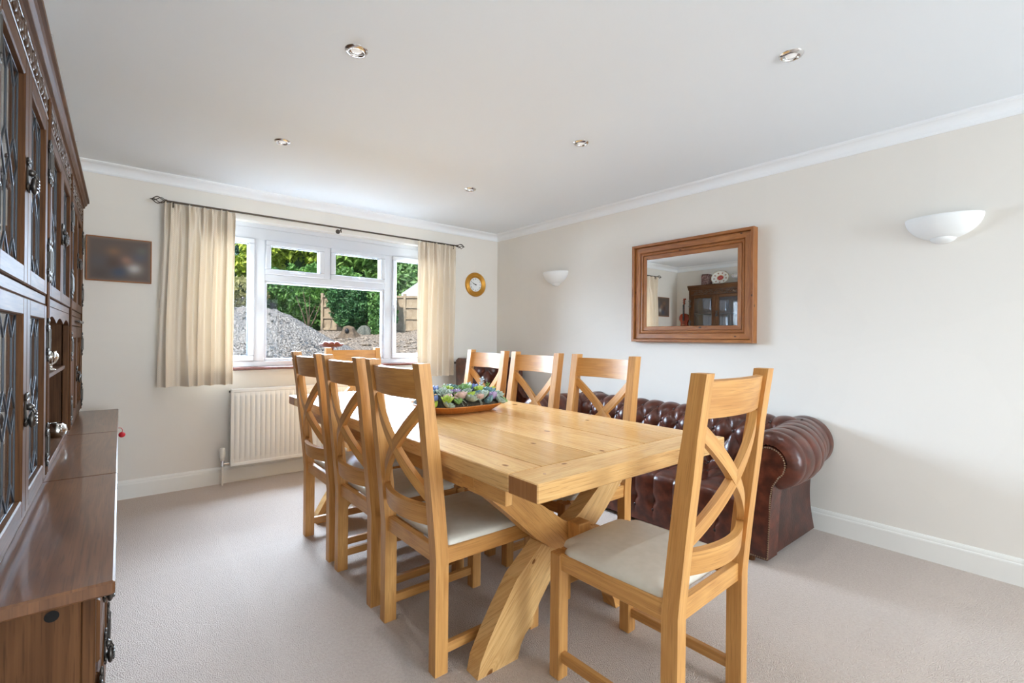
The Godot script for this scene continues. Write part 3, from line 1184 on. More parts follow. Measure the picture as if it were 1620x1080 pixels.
func scroll(b: MB, c: Vector3, r: float, th: float, turns: float, side: float, flipy := 1.0) -> void:
	var path := []
	for k in 15:
		var a := turns * TAU * k / 14.0
		var rr := r * (1.0 - 0.72 * k / 14.0)
		path.append(c + Vector3(0, sin(a) * rr * flipy, cos(a) * rr * side))
	b.tube(path, th, 6, false, th * 0.7)

func hinge(b: MB, x: float, y: float, z: float) -> void:
	b.box(Vector3(x + 0.002, y, z), Vector3(0.004, 0.115, 0.012), 0.001)
	b.tube([Vector3(x + 0.006, y - 0.035, z), Vector3(x + 0.006, y + 0.035, z)], 0.0045, 8)
	for s in [-1.0, 1.0]:
		for u in [-1.0, 1.0]:
			scroll(b, Vector3(x + 0.004, y + u * 0.036, z + s * 0.012), 0.013, 0.0032, 1.2, s, u)
		b.ball(Vector3(x + 0.004, y + s * 0.062, z), Vector3(0.004, 0.010, 0.008), 8, 6)

func drop_handle(b: MB, x: float, y: float, z: float) -> void:
	b.box(Vector3(x + 0.002, y + 0.012, z), Vector3(0.004, 0.075, 0.020), 0.0015)
	for s in [-1.0, 1.0]:
		for u in [-1.0, 1.0]:
			scroll(b, Vector3(x + 0.004, y + 0.014 + u * 0.03, z + s * 0.011), 0.012, 0.003, 1.2, s, u)
	b.ball(Vector3(x + 0.009, y + 0.02, z), Vector3(0.009, 0.009, 0.009), 10, 8)
	# hanging drop
	b.tube([Vector3(x + 0.012, y + 0.02, z), Vector3(x + 0.018, y + 0.008, z), Vector3(x + 0.016, y - 0.004, z)], 0.0045, 8)
	b.ball(Vector3(x + 0.014, y - 0.012, z), Vector3(0.008, 0.022, 0.017), 12, 8)
	for k in 4:
		b.ball(Vector3(x + 0.021, y - 0.022 + k * 0.008, z), Vector3(0.003, 0.003, 0.014 - 0.002 * absf(k - 1.5)), 8, 5)

func glazed_door(o: Node3D, x: float, za: float, zb: float, y0: float, y1: float, hz: float, hy: float, hinge_z: float, hinges: Array) -> void:
	# za: edge nearer the camera
	var st := 0.055
	var d := local(o)
	d.grain = 1
	d.bx(x - 0.022, x, y0, y1, za, za - st, 0.003).bx(x - 0.022, x, y0, y1, zb + st, zb, 0.003)
	d.grain = 2
	d.bx(x - 0.022, x, y0, y0 + 0.045, za - st, zb + st, 0.003).bx(x - 0.022, x, y1 - 0.045, y1, za - st, zb + st, 0.003)
	var door := part("door", d, M.dark, o)
	part("pane", local(o).bx(x - 0.018, x - 0.015, y0 + 0.04, y1 - 0.04, za - st + 0.004, zb + st - 0.004, 0.0), M.pane, door)
	var l := local(o)
	leading(l, x - 0.0145, za - st, zb + st, y0 + 0.045, y1 - 0.045)
	part("leading", l, M.lead, door)
	if hz != 0.0:
		var h := local(o)
		drop_handle(h, x, hy, hz)
		part("handle", h, M.iron, door)
	for hy2 in hinges:
		var h := local(o)
		hinge(h, x, hy2, hinge_z)
		part("hinge", h, M.iron, door)

func panel_door(o: Node3D, x: float, za: float, zb: float, y0: float, y1: float, hz: float, hy: float, hinge_z: float, hinges: Array) -> void:
	var st := 0.06
	var d := local(o)
	d.bx(x - 0.022, x, y0, y1, za, za - st, 0.003).bx(x - 0.022, x, y0, y1, zb + st, zb, 0.003)
	d.grain = 2
	d.bx(x - 0.022, x, y0, y0 + 0.06, za - st, zb + st, 0.003).bx(x - 0.022, x, y1 - 0.06, y1, za - st, zb + st, 0.003)
	var door := part("door", d, M.dark, o)
	# folded linen panel
	var p := local(o)
	p.bx(x - 0.022, x - 0.014, y0 + 0.05, y1 - 0.05, za - st + 0.005, zb + st - 0.005, 0.0)
	var n := 5
	for k in n:
		var z := lerpf(za - st - 0.03, zb + st + 0.03, (k + 0.5) / n)
		p.tube([Vector3(x - 0.014, y0 + 0.09, z), Vector3(x - 0.014, y1 - 0.09, z)], 0.011, 8)
	part("door_panel", p, M.dark, door)
	if hz != 0.0:
		var h := local(o)
		drop_handle(h, x, hy, hz)
		part("handle", h, M.iron, door)
	for hy2 in hinges:
		var h := local(o)
		hinge(h, x, hy2, hinge_z)
		part("hinge", h, M.iron, door)

func hutch(k: int, z0: float, z1: float, label: String) -> void:
	var o := thing("display_cabinet", label, "cabinet", Vector3(-0.315, 0.673, (z0 + z1) * 0.5), 0.0, "leaded display cabinets along the wall")
	var xf := -0.188
	var xb := XL + 0.004
	var c := local(o)
	c.bx(xb, xf - 0.024, 0.673, 1.93, z0, z0 - 0.02, 0.002)
	part("side_panel", c, M.dark, o)
	part("side_panel", local(o).bx(xb, xf - 0.024, 0.673, 1.93, z1 + 0.02, z1, 0.002), M.dark, o)
	part("back_panel", local(o).bx(xb, xb + 0.01, 0.673, 1.93, z0 - 0.02, z1 + 0.02, 0.0), M.darkin, o)
	c = local(o)
	c.grain = 2
	c.bx(xb, xf - 0.004, 1.915, 1.935, z0, z1, 0.002)
	part("top_board", c, M.dark, o)
	c = local(o)
	c.grain = 2
	c.bx(xb, xf - 0.024, 1.255, 1.28, z0 - 0.02, z1 + 0.02, 0.002)
	part("shelf", c, M.dark, o)
	c = local(o)
	c.grain = 2
	c.bx(xb, xf - 0.004, 0.673, 0.70, z0 - 0.005, z1 + 0.005, 0.002)
	part("bottom_board", c, M.dark, o)
	for y in [1.56] + ([0.95] if k == 0 else []):
		var sh := local(o)
		sh.grain = 2
		sh.bx(xb + 0.01, xf - 0.05, y, y + 0.014, z0 - 0.02, z1 + 0.02, 0.002)
		part("shelf", sh, M.darkin, o)
	# face frame: end pilasters and rails
	var f := local(o)
	f.bx(xf - 0.022, xf, 0.70, 1.93, z0, z0 - 0.035, 0.003).bx(xf - 0.022, xf, 0.70, 1.93, z1 + 0.035, z1, 0.003)
	f.bx(xf, xf + 0.007, 0.70, 1.93, z0 - 0.010, z0 - 0.022, 0.003).bx(xf, xf + 0.007, 0.70, 1.93, z1 + 0.022, z1 + 0.010, 0.003)
	f.grain = 2
	f.bx(xf - 0.022, xf, 1.845, 1.93, z0 - 0.035, z1 + 0.035, 0.002).bx(xf - 0.022, xf, 1.253, 1.283, z0 - 0.035, z1 + 0.035, 0.003)
	part("face_frame", f, M.dark, o)
	var cr := local(o)
	cr.grain = 2
	var pf := [Vector2(xf - 0.03, 1.925), Vector2(xf + 0.004, 1.925), Vector2(xf + 0.006, 1.937), Vector2(xf + 0.014, 1.941), Vector2(xf + 0.014, 1.949), Vector2(xf + 0.022, 1.958), Vector2(xf + 0.026, 1.970), Vector2(xf + 0.034, 1.974), Vector2(xf + 0.034, 1.990), Vector2(xf + 0.030, 1.996), Vector2(xf - 0.03, 1.996)]
	for q in pf.size():
		pf[q] -= Vector2(0.0, 0.0)
	cr.prism(pf, z1 - (0.008 if k == 2 else 0.0), z0 + (0.008 if k == 0 else 0.0))
	cr.bx(xb, xf - 0.03, 1.935, 1.955, z0, z1, 0.0)
	part("cornice", cr, M.dark, o)
	# carved frieze
	var fz := local(o)
	var nn := 9
	for q in nn:
		var z := lerpf(z0 - 0.07, z1 + 0.07, (q + 0.5) / nn)
		scroll(fz, Vector3(xf + 0.002, 1.886 + 0.008 * (1 if q % 2 else -1), z), 0.024, 0.0065, 1.3, 1.0 if q % 2 else -1.0, 1.0 if q % 2 else -1.0)
		fz.ball(Vector3(xf + 0.002, 1.886, z + 0.040), Vector3(0.006, 0.012, 0.016), 8, 6)
		fz.ball(Vector3(xf + 0.002, 1.902, z + 0.020), Vector3(0.005, 0.007, 0.014), 8, 6)
		fz.ball(Vector3(xf + 0.002, 1.868, z + 0.020), Vector3(0.005, 0.007, 0.014), 8, 6)
	fz.tube([Vector3(xf + 0.001, 1.918, z0 - 0.04), Vector3(xf + 0.001, 1.918, z1 + 0.04)], 0.004, 6)
	fz.tube([Vector3(xf + 0.001, 1.853, z0 - 0.04), Vector3(xf + 0.001, 1.853, z1 + 0.04)], 0.004, 6)
	part("frieze_carving", fz, M.carving, o)
	var zm := (z0 + z1) * 0.5
	var a := z0 - 0.036
	var b := z1 + 0.036
	glazed_door(o, xf + 0.004, a, zm + 0.001, 1.285, 1.843, zm + 0.025, 1.545, a + 0.012, [1.40, 1.72])
	glazed_door(o, xf + 0.004, zm - 0.001, b, 1.285, 1.843, 0.0, 0.0, b - 0.012, [1.40, 1.72])
	if k == 0:
		glazed_door(o, xf + 0.004, a, zm + 0.001, 0.703, 1.251, zm + 0.025, 0.955, a + 0.012, [0.80, 1.14])
		glazed_door(o, xf + 0.004, zm - 0.001, b, 0.703, 1.251, 0.0, 0.0, b - 0.012, [0.80, 1.14])
	elif k == 1:
		# open niche with a shaped apron
		var ap := []
		for q in 25:
			var z := lerpf(a, b, q / 24.0)
			ap.append(Vector2(z, 1.20 + 0.022 * absf(sin(PI * 3.0 * q / 24.0))))
		ap.append_array([Vector2(b, 1.253), Vector2(a, 1.253)])
		var pr := MB.new()
		pr.grain = 0
		pr.off = Vector2(0.3, 0.7)
		pr.xf = o.transform.affine_inverse() * Transform3D(Basis(Vector3(0, 0, 1), Vector3.UP, Vector3(-1, 0, 0)), Vector3(0, 0, 0))
		pr.prism(ap, -xf, -xf + 0.018)
		part("apron", pr, M.dark, o)
		var sh := local(o)
		sh.grain = 2
		sh.bx(xb + 0.01, xf - 0.012, 0.995, 1.012, z0 - 0.02, z1 + 0.02, 0.003)
		part("shelf", sh, M.dark, o)
	else:
		panel_door(o, xf + 0.004, a, zm + 0.001, 0.703, 1.20, zm + 0.025, 0.93, a + 0.012, [0.79, 1.10])
		panel_door(o, xf + 0.004, zm - 0.001, b, 0.703, 1.20, 0.0, 0.0, b - 0.012, [0.79, 1.10])
		var h := local(o)
		h.bx(xf - 0.02, xf + 0.002, 1.203, 1.251, a, b, 0.003)
		var dr := part("drawer", h, M.dark, o)
		h = local(o)
		for q in [-0.12, 0.12]:
			h.tube([Vector3(xf, 1.228, zm + q), Vector3(xf + 0.02, 1.228, zm + q)], 0.005, 8)
		h.tube([Vector3(xf + 0.02, 1.228, zm - 0.16), Vector3(xf + 0.026, 1.222, zm), Vector3(xf + 0.02, 1.228, zm + 0.16)], 0.006, 8)
		part("handle", h, M.iron, dr)

func sideboard(k: int, z0: float, z1: float, label: String) -> void:
	var o := thing("sideboard", label, "sideboard", Vector3(-0.23, 0, (z0 + z1) * 0.5), 0.0, "dark oak base units under the display cabinets")
	var xf := -0.034
	var xb := XL + 0.022
	var e0 := z0 - (0.045 if k == 0 else 0.0)
	var e1 := z1 + (0.03 if k == 2 else 0.0)
	var w := local(o)
	w.grain = 2
	w.bx(XL + 0.004, -0.004, 0.645, 0.673, z0 - (0.0 if k == 0 else 0.0012), z1, 0.004)
	part("worktop", w, M.darktop, o)
	var c := local(o)
	c.bx(xb, xf - 0.022, 0.06, 0.645, e0, e0 - 0.02, 0.002)
	var sp := part("side_panel", c, M.dark, o)
	if k == 0:
		var hl := local(o)
		hl.at(Vector3(-0.098, 0.615, e0 + 0.0006) - o.position, Basis(Vector3.RIGHT, PI * 0.5))
		hl.lathe([Vector2(0.011, 0.0), Vector2(0.011, 0.0004), Vector2(0.011, 0.0004), Vector2(0.0, 0.0004)], 16)
		part("dark_hole_disc", hl, mat(Color8(16, 12, 10), 0.95), sp)  # hole drawn as a flat disc; its shade is the near-black colour
	part("side_panel", local(o).bx(xb, xf - 0.022, 0.06, 0.645, e1 + 0.02, e1, 0.002), M.dark, o)
	part("back_panel", local(o).bx(xb, xb + 0.01, 0.06, 0.645, e0 - 0.02, e1 + 0.02, 0.0), M.darkin, o)
	var pl := local(o)
	pl.grain = 2
	pl.bx(xb, xf - 0.03, 0.0, 0.06, e0, e1, 0.003)
	pl.bx(xb, xf - 0.022, 0.06, 0.075, e0, e1, 0.002)
	part("plinth", pl, M.dark, o)
	var f := local(o)
	f.bx(xf - 0.022, xf, 0.05, 0.645, e0, e0 - 0.035, 0.003).bx(xf - 0.022, xf, 0.05, 0.645, e1 + 0.035, e1, 0.003)
	f.grain = 2
	f.bx(xf - 0.022, xf, 0.61, 0.645, e0 - 0.035, e1 + 0.035, 0.002).bx(xf - 0.022, xf, 0.46, 0.475, e0 - 0.035, e1 + 0.035, 0.002).bx(xf - 0.022, xf, 0.05, 0.08, e0 - 0.035, e1 + 0.035, 0.002)
	part("face_frame", f, M.dark, o)
	var zm := (e0 + e1) * 0.5
	for q in [[e0 - 0.037, zm + 0.002], [zm - 0.002, e1 + 0.037]]:
		var d := local(o)
		d.grain = 2
		d.bx(xf - 0.02, xf + 0.006, 0.477, 0.608, q[0], q[1], 0.004)
		var dr := part("drawer", d, M.dark, o)
		var h := local(o)
		drop_handle(h, xf + 0.006, 0.545, (q[0] + q[1]) * 0.5)
		part("handle", h, M.iron, dr)
	panel_door(o, xf + 0.006, e0 - 0.037, zm + 0.001, 0.082, 0.458, zm + 0.03, 0.30, e0 - 0.028, [0.14, 0.40])
	panel_door(o, xf + 0.006, zm - 0.001, e1 + 0.037, 0.082, 0.458, 0.0, 0.0, e1 + 0.028, [0.14, 0.40])

func cabinets() -> void:
	var zs := [-1.225, -2.18, -3.115, -4.05]
	sideboard(0, zs[0], zs[1], "dark oak base unit with a cable hole in its near end panel")
	sideboard(1, zs[1], zs[2], "dark oak base unit under the open niche, middle of three")
	sideboard(2, zs[2], zs[3], "dark oak base unit at the far end, red fob hanging on it")
	hutch(0, -1.275, -2.18, "dark oak cabinet with leaded glass doors above and below, nearest the camera")
	hutch(1, -2.18, -3.115, "dark oak cabinet with an open niche holding silver pots, middle of three")
	hutch(2, -3.115, -3.97, "dark oak cabinet with leaded glass above wooden doors, beside the picture")
	# things on and in them
	for q in [[Vector3(-0.222, 1.012, -2.72), 0.8, "small silver two-handled pot on the shelf of the niche"], [Vector3(-0.216, 0.70, -2.93), 1.0, "rounded silver pot with a looped handle on the niche floor"]]:
		var o := thing("silver_pot", q[2], "pot", q[0], 0.4, "silver pots in the open niche")
		o.scale = Vector3.ONE * (0.6 if q[1] > 0.9 else 0.78)
		var s: float = q[1]
		var b := mb()
		b.lathe([Vector2(0.0, 0.0), Vector2(0.03 * s, 0.0), Vector2(0.03 * s, 0.0), Vector2(0.028 * s, 0.006 * s), Vector2(0.010 * s, 0.014 * s), Vector2(0.010 * s, 0.03 * s), Vector2(0.032 * s, 0.05 * s), Vector2(0.044 * s, 0.08 * s), Vector2(0.042 * s, 0.10 * s), Vector2(0.03 * s, 0.115 * s), Vector2(0.034 * s, 0.125 * s)] if s < 0.9 else [Vector2(0.0, 0.0), Vector2(0.035, 0.0), Vector2(0.035, 0.0), Vector2(0.055, 0.02), Vector2(0.062, 0.05), Vector2(0.052, 0.085), Vector2(0.035, 0.098), Vector2(0.038, 0.104)], 24)
		part("body", b, M.silver, o)
		for sd in [-1.0, 1.0]:
			var hd := mb()
			var path := []
			for k in 11:
				var a := lerpf(-1.2, 1.6, k / 10.0)
				path.append(Vector3(0, (0.085 if s < 0.9 else 0.065) * s + sin(a) * 0.028, sd * ((0.04 if s < 0.9 else 0.055) * s + cos(a) * 0.022)))
			hd.tube(path, 0.004, 7)
			part("handle", hd, M.silver, o)
	# glass on the shelf behind the leaded doors
	var gl := [["tall stemmed glass behind the lower leaded doors, nearest the camera", -1.50, 0.70, 1.25], ["medium stemmed glass behind the lower leaded doors, middle of three", -1.60, 0.70, 0.8], ["shortest stemmed glass behind the lower leaded doors, nearest the niche", -1.72, 0.70, 0.65]]
	for g in gl:
		var o := thing("wine_glass", g[0], "glassware", Vector3(-0.32, g[2], g[1]), 0.0, "glassware in the near cabinet")
		var s: float = g[3]
		part("foot", mb().lathe([Vector2(0.0, 0.0), Vector2(0.032 * s, 0.0), Vector2(0.032 * s, 0.0), Vector2(0.030 * s, 0.004), Vector2(0.006 * s, 0.012), Vector2(0.005 * s, 0.07 * s), Vector2(0.0, 0.07 * s)], 20), M.crystal, o)
		part("bowl", mb().lathe([Vector2(0.0, 0.07 * s), Vector2(0.02 * s, 0.078 * s), Vector2(0.034 * s, 0.105 * s), Vector2(0.036 * s, 0.15 * s), Vector2(0.036 * s, 0.15 * s), Vector2(0.033 * s, 0.15 * s), Vector2(0.031 * s, 0.106 * s), Vector2(0.0, 0.082 * s)], 20), M.crystal, o)
	# cut glass bowl on top
	var o := thing("glass_bowl", "cut glass footed bowl standing on top of the cabinets", "bowl", Vector3(-0.305, 1.955, -3.22))
	part("foot", mb().lathe([Vector2(0.0, 0.0), Vector2(0.07, 0.0), Vector2(0.07, 0.0), Vector2(0.06, 0.012), Vector2(0.016, 0.03), Vector2(0.014, 0.07), Vector2(0.03, 0.09), Vector2(0.0, 0.092)], 28), M.glass, o)
	var P := []
	for q in [[0.028, 0.09], [0.08, 0.10], [0.115, 0.125], [0.128, 0.16], [0.124, 0.162], [0.108, 0.13], [0.075, 0.108], [0.0, 0.10]]:
		var row := PackedVector3Array()
		for k in 49:
			var a := TAU * k / 48
			var r: float = q[0] * (1.0 + (0.05 * cos(a * 12.0) if q[0] > 0.09 else 0.0))
			row.append(Vector3(cos(a) * r, q[1] + (0.006 * cos(a * 12.0) if q[0] > 0.12 else 0.0), sin(a) * r))
		P.append(row)
	part("bowl", mb().grid(P, Vector3.ZERO, true), M.glass, o)
	o = thing("glass_vase", "tall cut glass vase standing on the cabinet top nearest the camera", "vase", Vector3(-0.295, 1.955, -2.44))
	P = []
	for q in [[0.0, 0.0], [0.055, 0.0], [0.058, 0.012], [0.048, 0.05], [0.055, 0.12], [0.072, 0.20], [0.086, 0.27], [0.092, 0.30], [0.088, 0.302], [0.066, 0.20], [0.045, 0.12], [0.036, 0.05], [0.0, 0.045]]:
		var row := PackedVector3Array()
		for k in 65:
			var a := TAU * k / 64
			var r: float = q[0] * (1.0 + (0.06 * cos(a * 16.0 + q[1] * 24.0) if q[0] > 0.04 else 0.0))
			row.append(Vector3(cos(a) * r, q[1] + (0.008 * cos(a * 8.0) if q[1] > 0.28 else 0.0), sin(a) * r))
		P.append(row)
	part("body", mb().grid(P, Vector3.ZERO, true), M.glass, o)
	var cut := mb()
	for k in 16:
		var a := TAU * k / 16
		cut.tube([Vector3(cos(a) * 0.052, 0.05, sin(a) * 0.052), Vector3(cos(a + 0.5) * 0.075, 0.20, sin(a + 0.5) * 0.075), Vector3(cos(a + 0.9) * 0.092, 0.295, sin(a + 0.9) * 0.092)], 0.003, 5)
		cut.tube([Vector3(cos(a) * 0.052, 0.05, sin(a) * 0.052), Vector3(cos(a - 0.5) * 0.075, 0.20, sin(a - 0.5) * 0.075), Vector3(cos(a - 0.9) * 0.092, 0.295, sin(a - 0.9) * 0.092)], 0.003, 5)
	part("cut_pattern", cut, M.glass, o)
	# plate on edge, scalloped
	var im := Image.create(256, 256, false, Image.FORMAT_RGB8)
	for y in 256:
		for x in 256:
			var d := Vector2(x - 128, y - 128) / 128.0
			var r := d.length()
			var an := d.angle()
			var c := Color8(240, 238, 232)
			if r < 0.33: c = Color8(168, 38, 44).lerp(Color8(214, 120, 110), 0.5 + 0.5 * sin(d.x * 22.0) * sin(d.y * 19.0 + d.x * 8.0))
			elif r < 0.37: c = Color8(206, 170, 90)
			elif r > 0.5 and r < 0.82 and sin(an * 9.0) > 0.5 and absf(r - 0.66) < 0.10: c = Color8(150, 160, 120).lerp(Color8(196, 120, 130), 0.5 + 0.5 * sin(an * 40.0))
			elif r > 0.94: c = Color8(190, 170, 130)
			im.set_pixel(x, y, c)
	M.plate = mat(Color(1, 1, 1), 0.25)
	M.plate.albedo_texture = ImageTexture.create_from_image(im)
	o = thing("display_plate", "scalloped white china plate with a red centre, on top of the cabinet", "plate", Vector3(-0.30, 1.955, -3.53))
	var pm := MB.new()
	pm.xf = Transform3D(Basis(Vector3(0, 0, 1), 0.16) * Basis.from_scale(Vector3(1, 1, 1.32)), Vector3(-0.01, 0.142, 0))
	P = []
	for q in [[0.0, 0.0], [0.035, 0.0], [0.06, 0.006], [0.095, 0.014], [0.104, 0.018]]:
		var row := PackedVector3Array()
		for k in 65:
			var a := TAU * k / 64
			var r: float = q[0] * (1.0 + (0.05 * absf(sin(a * 5.0)) - 0.03) * (1.0 if q[0] > 0.08 else 0.0))
			row.append(Vector3(q[1], sin(a) * r, cos(a) * r))
		P.append(row)
	var s0 := pm.v.size()
	pm.grid(P, Vector3(1, 0, 0), true)
	for k in range(s0, pm.v.size()):
		var q := pm.xf.affine_inverse() * pm.v[k]
		pm.t[k] = Vector2(0.5 - q.z / 0.212, 0.5 - q.y / 0.212)
	part("plate", pm, M.plate, o)
	part("stand", mb().bx(-0.03, 0.02, 0.0, 0.008, -0.04, 0.04).box(Vector3(-0.03, 0.07, 0), Vector3(0.006, 0.14, 0.03), 0.001).bx(-0.03, 0.02, 0.0, 0.042, -0.03, -0.022).bx(-0.03, 0.02, 0.0, 0.042, 0.022, 0.03), M.dark, o)
	# mottled vase
	M.vase = tri(mat(Color(1, 1, 1), 0.3), noise_tex(0.03, [[0.0, Color8(60, 30, 28)], [0.5, Color8(104, 58, 50)], [0.62, Color8(196, 176, 160)], [0.75, Color8(90, 46, 44)]], 256, 3, FastNoiseLite.TYPE_CELLULAR, 9), 7.0)
	o = thing("vase", "dark red mottled square vase on top of the cabinet beside the plate", "vase", Vector3(-0.30, 1.955, -3.74))
	part("body", mb().bx(-0.06, 0.06, 0.0, 0.205, -0.064, 0.064, 0.014), M.vase, o)
	var rim := MB.new()
	rim.xf = Transform3D(Basis(Vector3.RIGHT, -PI * 0.5), Vector3(0, 0.205, 0))
	rim.bx(-0.05, 0.05, -0.054, -0.046, 0, 0.006).bx(-0.05, 0.05, 0.046, 0.054, 0, 0.006).bx(-0.054, -0.046, -0.05, 0.05, 0, 0.006).bx(0.046, 0.054, -0.05, 0.05, 0, 0.006)
	part("rim", rim, M.vase, o)
	# red fob on the key of the far base unit
	o = thing("key_fob", "small red ball fob hanging from a key on the far base unit", "key fob", Vector3(0.008, 0.592, -3.55))
	part("ball", mb().ball(Vector3(0.004, -0.010, 0), Vector3(0.016, 0.016, 0.016), 14, 10), M.red, o)
	part("loop", mb().tube([Vector3(0.004, 0.004, 0), Vector3(0.007, 0.016, 0.003), Vector3(0.002, 0.028, 0), Vector3(-0.006, 0.030, 0), Vector3(-0.020, 0.030, 0)], 0.0016, 6), M.red, o)

func violin() -> void:
	var o := thing("violin", "orange-brown violin hanging on the wall between cabinet end and corner", "violin", Vector3(XL + 0.045, 1.23, -4.165))
	# own axes: x out of the wall, y up, z across
	var outl := []
	var half := []
	for k in 61:
		var y := k / 60.0 * 0.355
		var q := y / 0.355
		# lower bout, waist, upper bout
		var w := 0.104 * sqrt(maxf(0.0, 1.0 - pow((q - 0.24) / 0.25, 2.0))) if q < 0.36 else 0.0
		w = maxf(w, 0.084 * sqrt(maxf(0.0, 1.0 - pow((q - 0.80) / 0.205, 2.0))) if q > 0.66 else 0.0)
		var waist := 0.055 + 0.9 * pow(absf(q - 0.54), 2.0)
		if q > 0.30 and q < 0.74: w = maxf(w, waist)
		half.append(Vector2(w, y))
	for q in half: outl.append(q)
	for k in range(60, -1, -1): outl.append(Vector2(-half[k].x, half[k].y))
	var clean := [outl[0]]
	for q in outl:
		if q.distance_to(clean[-1]) > 1e-4 and q.distance_to(clean[0]) > 1e-4: clean.append(q)
	M.violin = wood(M.pine.albedo_texture, Color(1.0, 0.55, 0.3), 0.25, 0.6)
	var b := MB.new()
	b.xf = Transform3D(Basis(Vector3(0, 0, 1), Vector3.UP, Vector3(-1, 0, 0)), Vector3.ZERO)
	b.prism(clean, -0.02, 0.02, 0.003)
	part("body", b, M.violin, o)
	part("neck", mb().bx(0.016, 0.030, 0.335, 0.50, -0.012, 0.012, 0.004), M.violin, o)
	part("fingerboard", mb().bx(0.030, 0.036, 0.24, 0.50, -0.013, 0.013, 0.002), M.black, o)
	part("tailpiece", mb().bx(0.030, 0.036, 0.03, 0.12, -0.016, 0.016, 0.003), M.black, o)
	part("bridge", mb().bx(0.02, 0.045, 0.172, 0.178, -0.022, 0.022, 0.001), M.oak, o)
	var sc := mb()
	sc.bx(0.004, 0.026, 0.50, 0.575, -0.010, 0.010, 0.004)
	sc.tube([Vector3(0.0, 0.585, -0.018), Vector3(0.0, 0.585, 0.018)], 0.014, 12)
	part("scroll", sc, M.violin, o)
	var pg := mb()
	for k in 4:
		pg.tube([Vector3(0.014, 0.515 + k * 0.015, -0.03 if k % 2 else 0.03), Vector3(0.014, 0.515 + k * 0.015, 0)], 0.0035, 6)
	part("pegs", pg, M.black, o).set_meta("kind", "stuff")
	for k in 4:
		part("string", mb().tube([Vector3(0.037, 0.10, -0.009 + k * 0.006), Vector3(0.046, 0.175, -0.011 + k * 0.0073), Vector3(0.037, 0.50, -0.006 + k * 0.004)], 0.0006, 4), M.silver, o)

# ------------------------------------------------------------------ on the walls
func mirror() -> void:
	var o := thing("wall_mirror", "wide mirror in a stepped knotty pine frame on the wall", "mirror", Vector3(XR, 1.536, -1.932))
	var hw := 0.493
	var hh := 0.394
	# frame profile: w in from the outer edge, d out from the wall
	var pr := [Vector2(0, 0), Vector2(0, 0.058), Vector2(0.003, 0.061), Vector2(0.019, 0.061), Vector2(0.021, 0.058), Vector2(0.021, 0.036), Vector2(0.024, 0.034), Vector2(0.028, 0.043), Vector2(0.064, 0.041), Vector2(0.067, 0.037), Vector2(0.067, 0.024), Vector2(0.071, 0.022), Vector2(0.074, 0.031), Vector2(0.084, 0.032), Vector2(0.088, 0.028), Vector2(0.088, 0.018), Vector2(0.092, 0.017), Vector2(0.095, 0.025), Vector2(0.120, 0.023), Vector2(0.128, 0.016), Vector2(0.128, 0.0)]
	for side in 4:
		var b := mb()
		var along := Vector3(0, 0, 1) if side % 2 == 0 else Vector3(0, 1, 0)
		var inn: Vector3 = [Vector3(0, -1, 0), Vector3(0, 0, 1), Vector3(0, 1, 0), Vector3(0, 0, -1)][side]
		var L := hw if side % 2 == 0 else hh
		var W := hh if side % 2 == 0 else hw
		var run := []
		for k in pr.size() - 1:
			var a: Vector2 = pr[k]
			var c: Vector2 = pr[k + 1]
			var f := []
			var mk := func(q: Vector2, s: float) -> Vector3:
				return -inn * (W - q.x) + along * s * (L - q.x) + Vector3(-q.y, 0, 0)
			f = [mk.call(a, -1.0), mk.call(a, 1.0), mk.call(c, 1.0), mk.call(c, -1.0)]
			b.grain = 2 if side % 2 == 0 else 1
			var dd := c - a
			b.face(f, Vector3(-dd.x, 0, 0) + inn * (-dd.y))
		part("frame", b, M.pine, o)
	part("mirror_glass", mb().bx(-0.022, -0.019, -hh + 0.124, hh - 0.124, -hw + 0.124, hw - 0.124, 0.0), M.mirror, o)

func sconce(z: float, label: String) -> void:
	var o := thing("wall_light", label, "wall light", Vector3(XR, 1.69, z), 0.0, "white plaster uplighters on the wall")
	# half bowl: x out of the wall (negative), rim higher at the wall side
	var P := []
	for k in 17:
		var q := k / 16.0
		var a := q * PI * 0.5
		var row := PackedVector3Array()
		for j in 33:
			var b := -PI * 0.5 + PI * j / 32.0
			var r := 0.157 * pow(sin(a), 0.8)
			row.append(Vector3(-cos(b) * r * 0.72, 0.006 + 0.122 * pow(1.0 - cos(a), 0.85), sin(b) * r))
		P.append(row)
	for q in [[0.965, 0.0], [0.8, -0.03], [0.5, -0.075], [0.0, -0.09]]:
		var row := PackedVector3Array()
		for j in 33:
			var b := -PI * 0.5 + PI * j / 32.0
			row.append(Vector3(-cos(b) * 0.157 * q[0] * 0.72, 0.128 + q[1], sin(b) * 0.157 * q[0]))
		P.append(row)
	part("shade", mb().grid(P, Vector3(-1, -0.4, 0)), M.plaster, o)
	P = []
	for k in 9:
		var a := k / 8.0 * PI * 0.5
		var row := PackedVector3Array()
		for j in 25:
			var b := -PI * 0.5 + PI * j / 24.0
			row.append(Vector3(-cos(b) * sin(a) * 0.054, -0.012 + 0.034 * (1.0 - cos(a)), sin(b) * sin(a) * 0.056))
		P.append(row)
	var row2 := PackedVector3Array()
	for j in 25:
		row2.append(Vector3(0, 0.024, 0))
	P.append(row2)
	part("finial", mb().grid(P, Vector3(-0.6, -1, 0)), M.plaster, o)

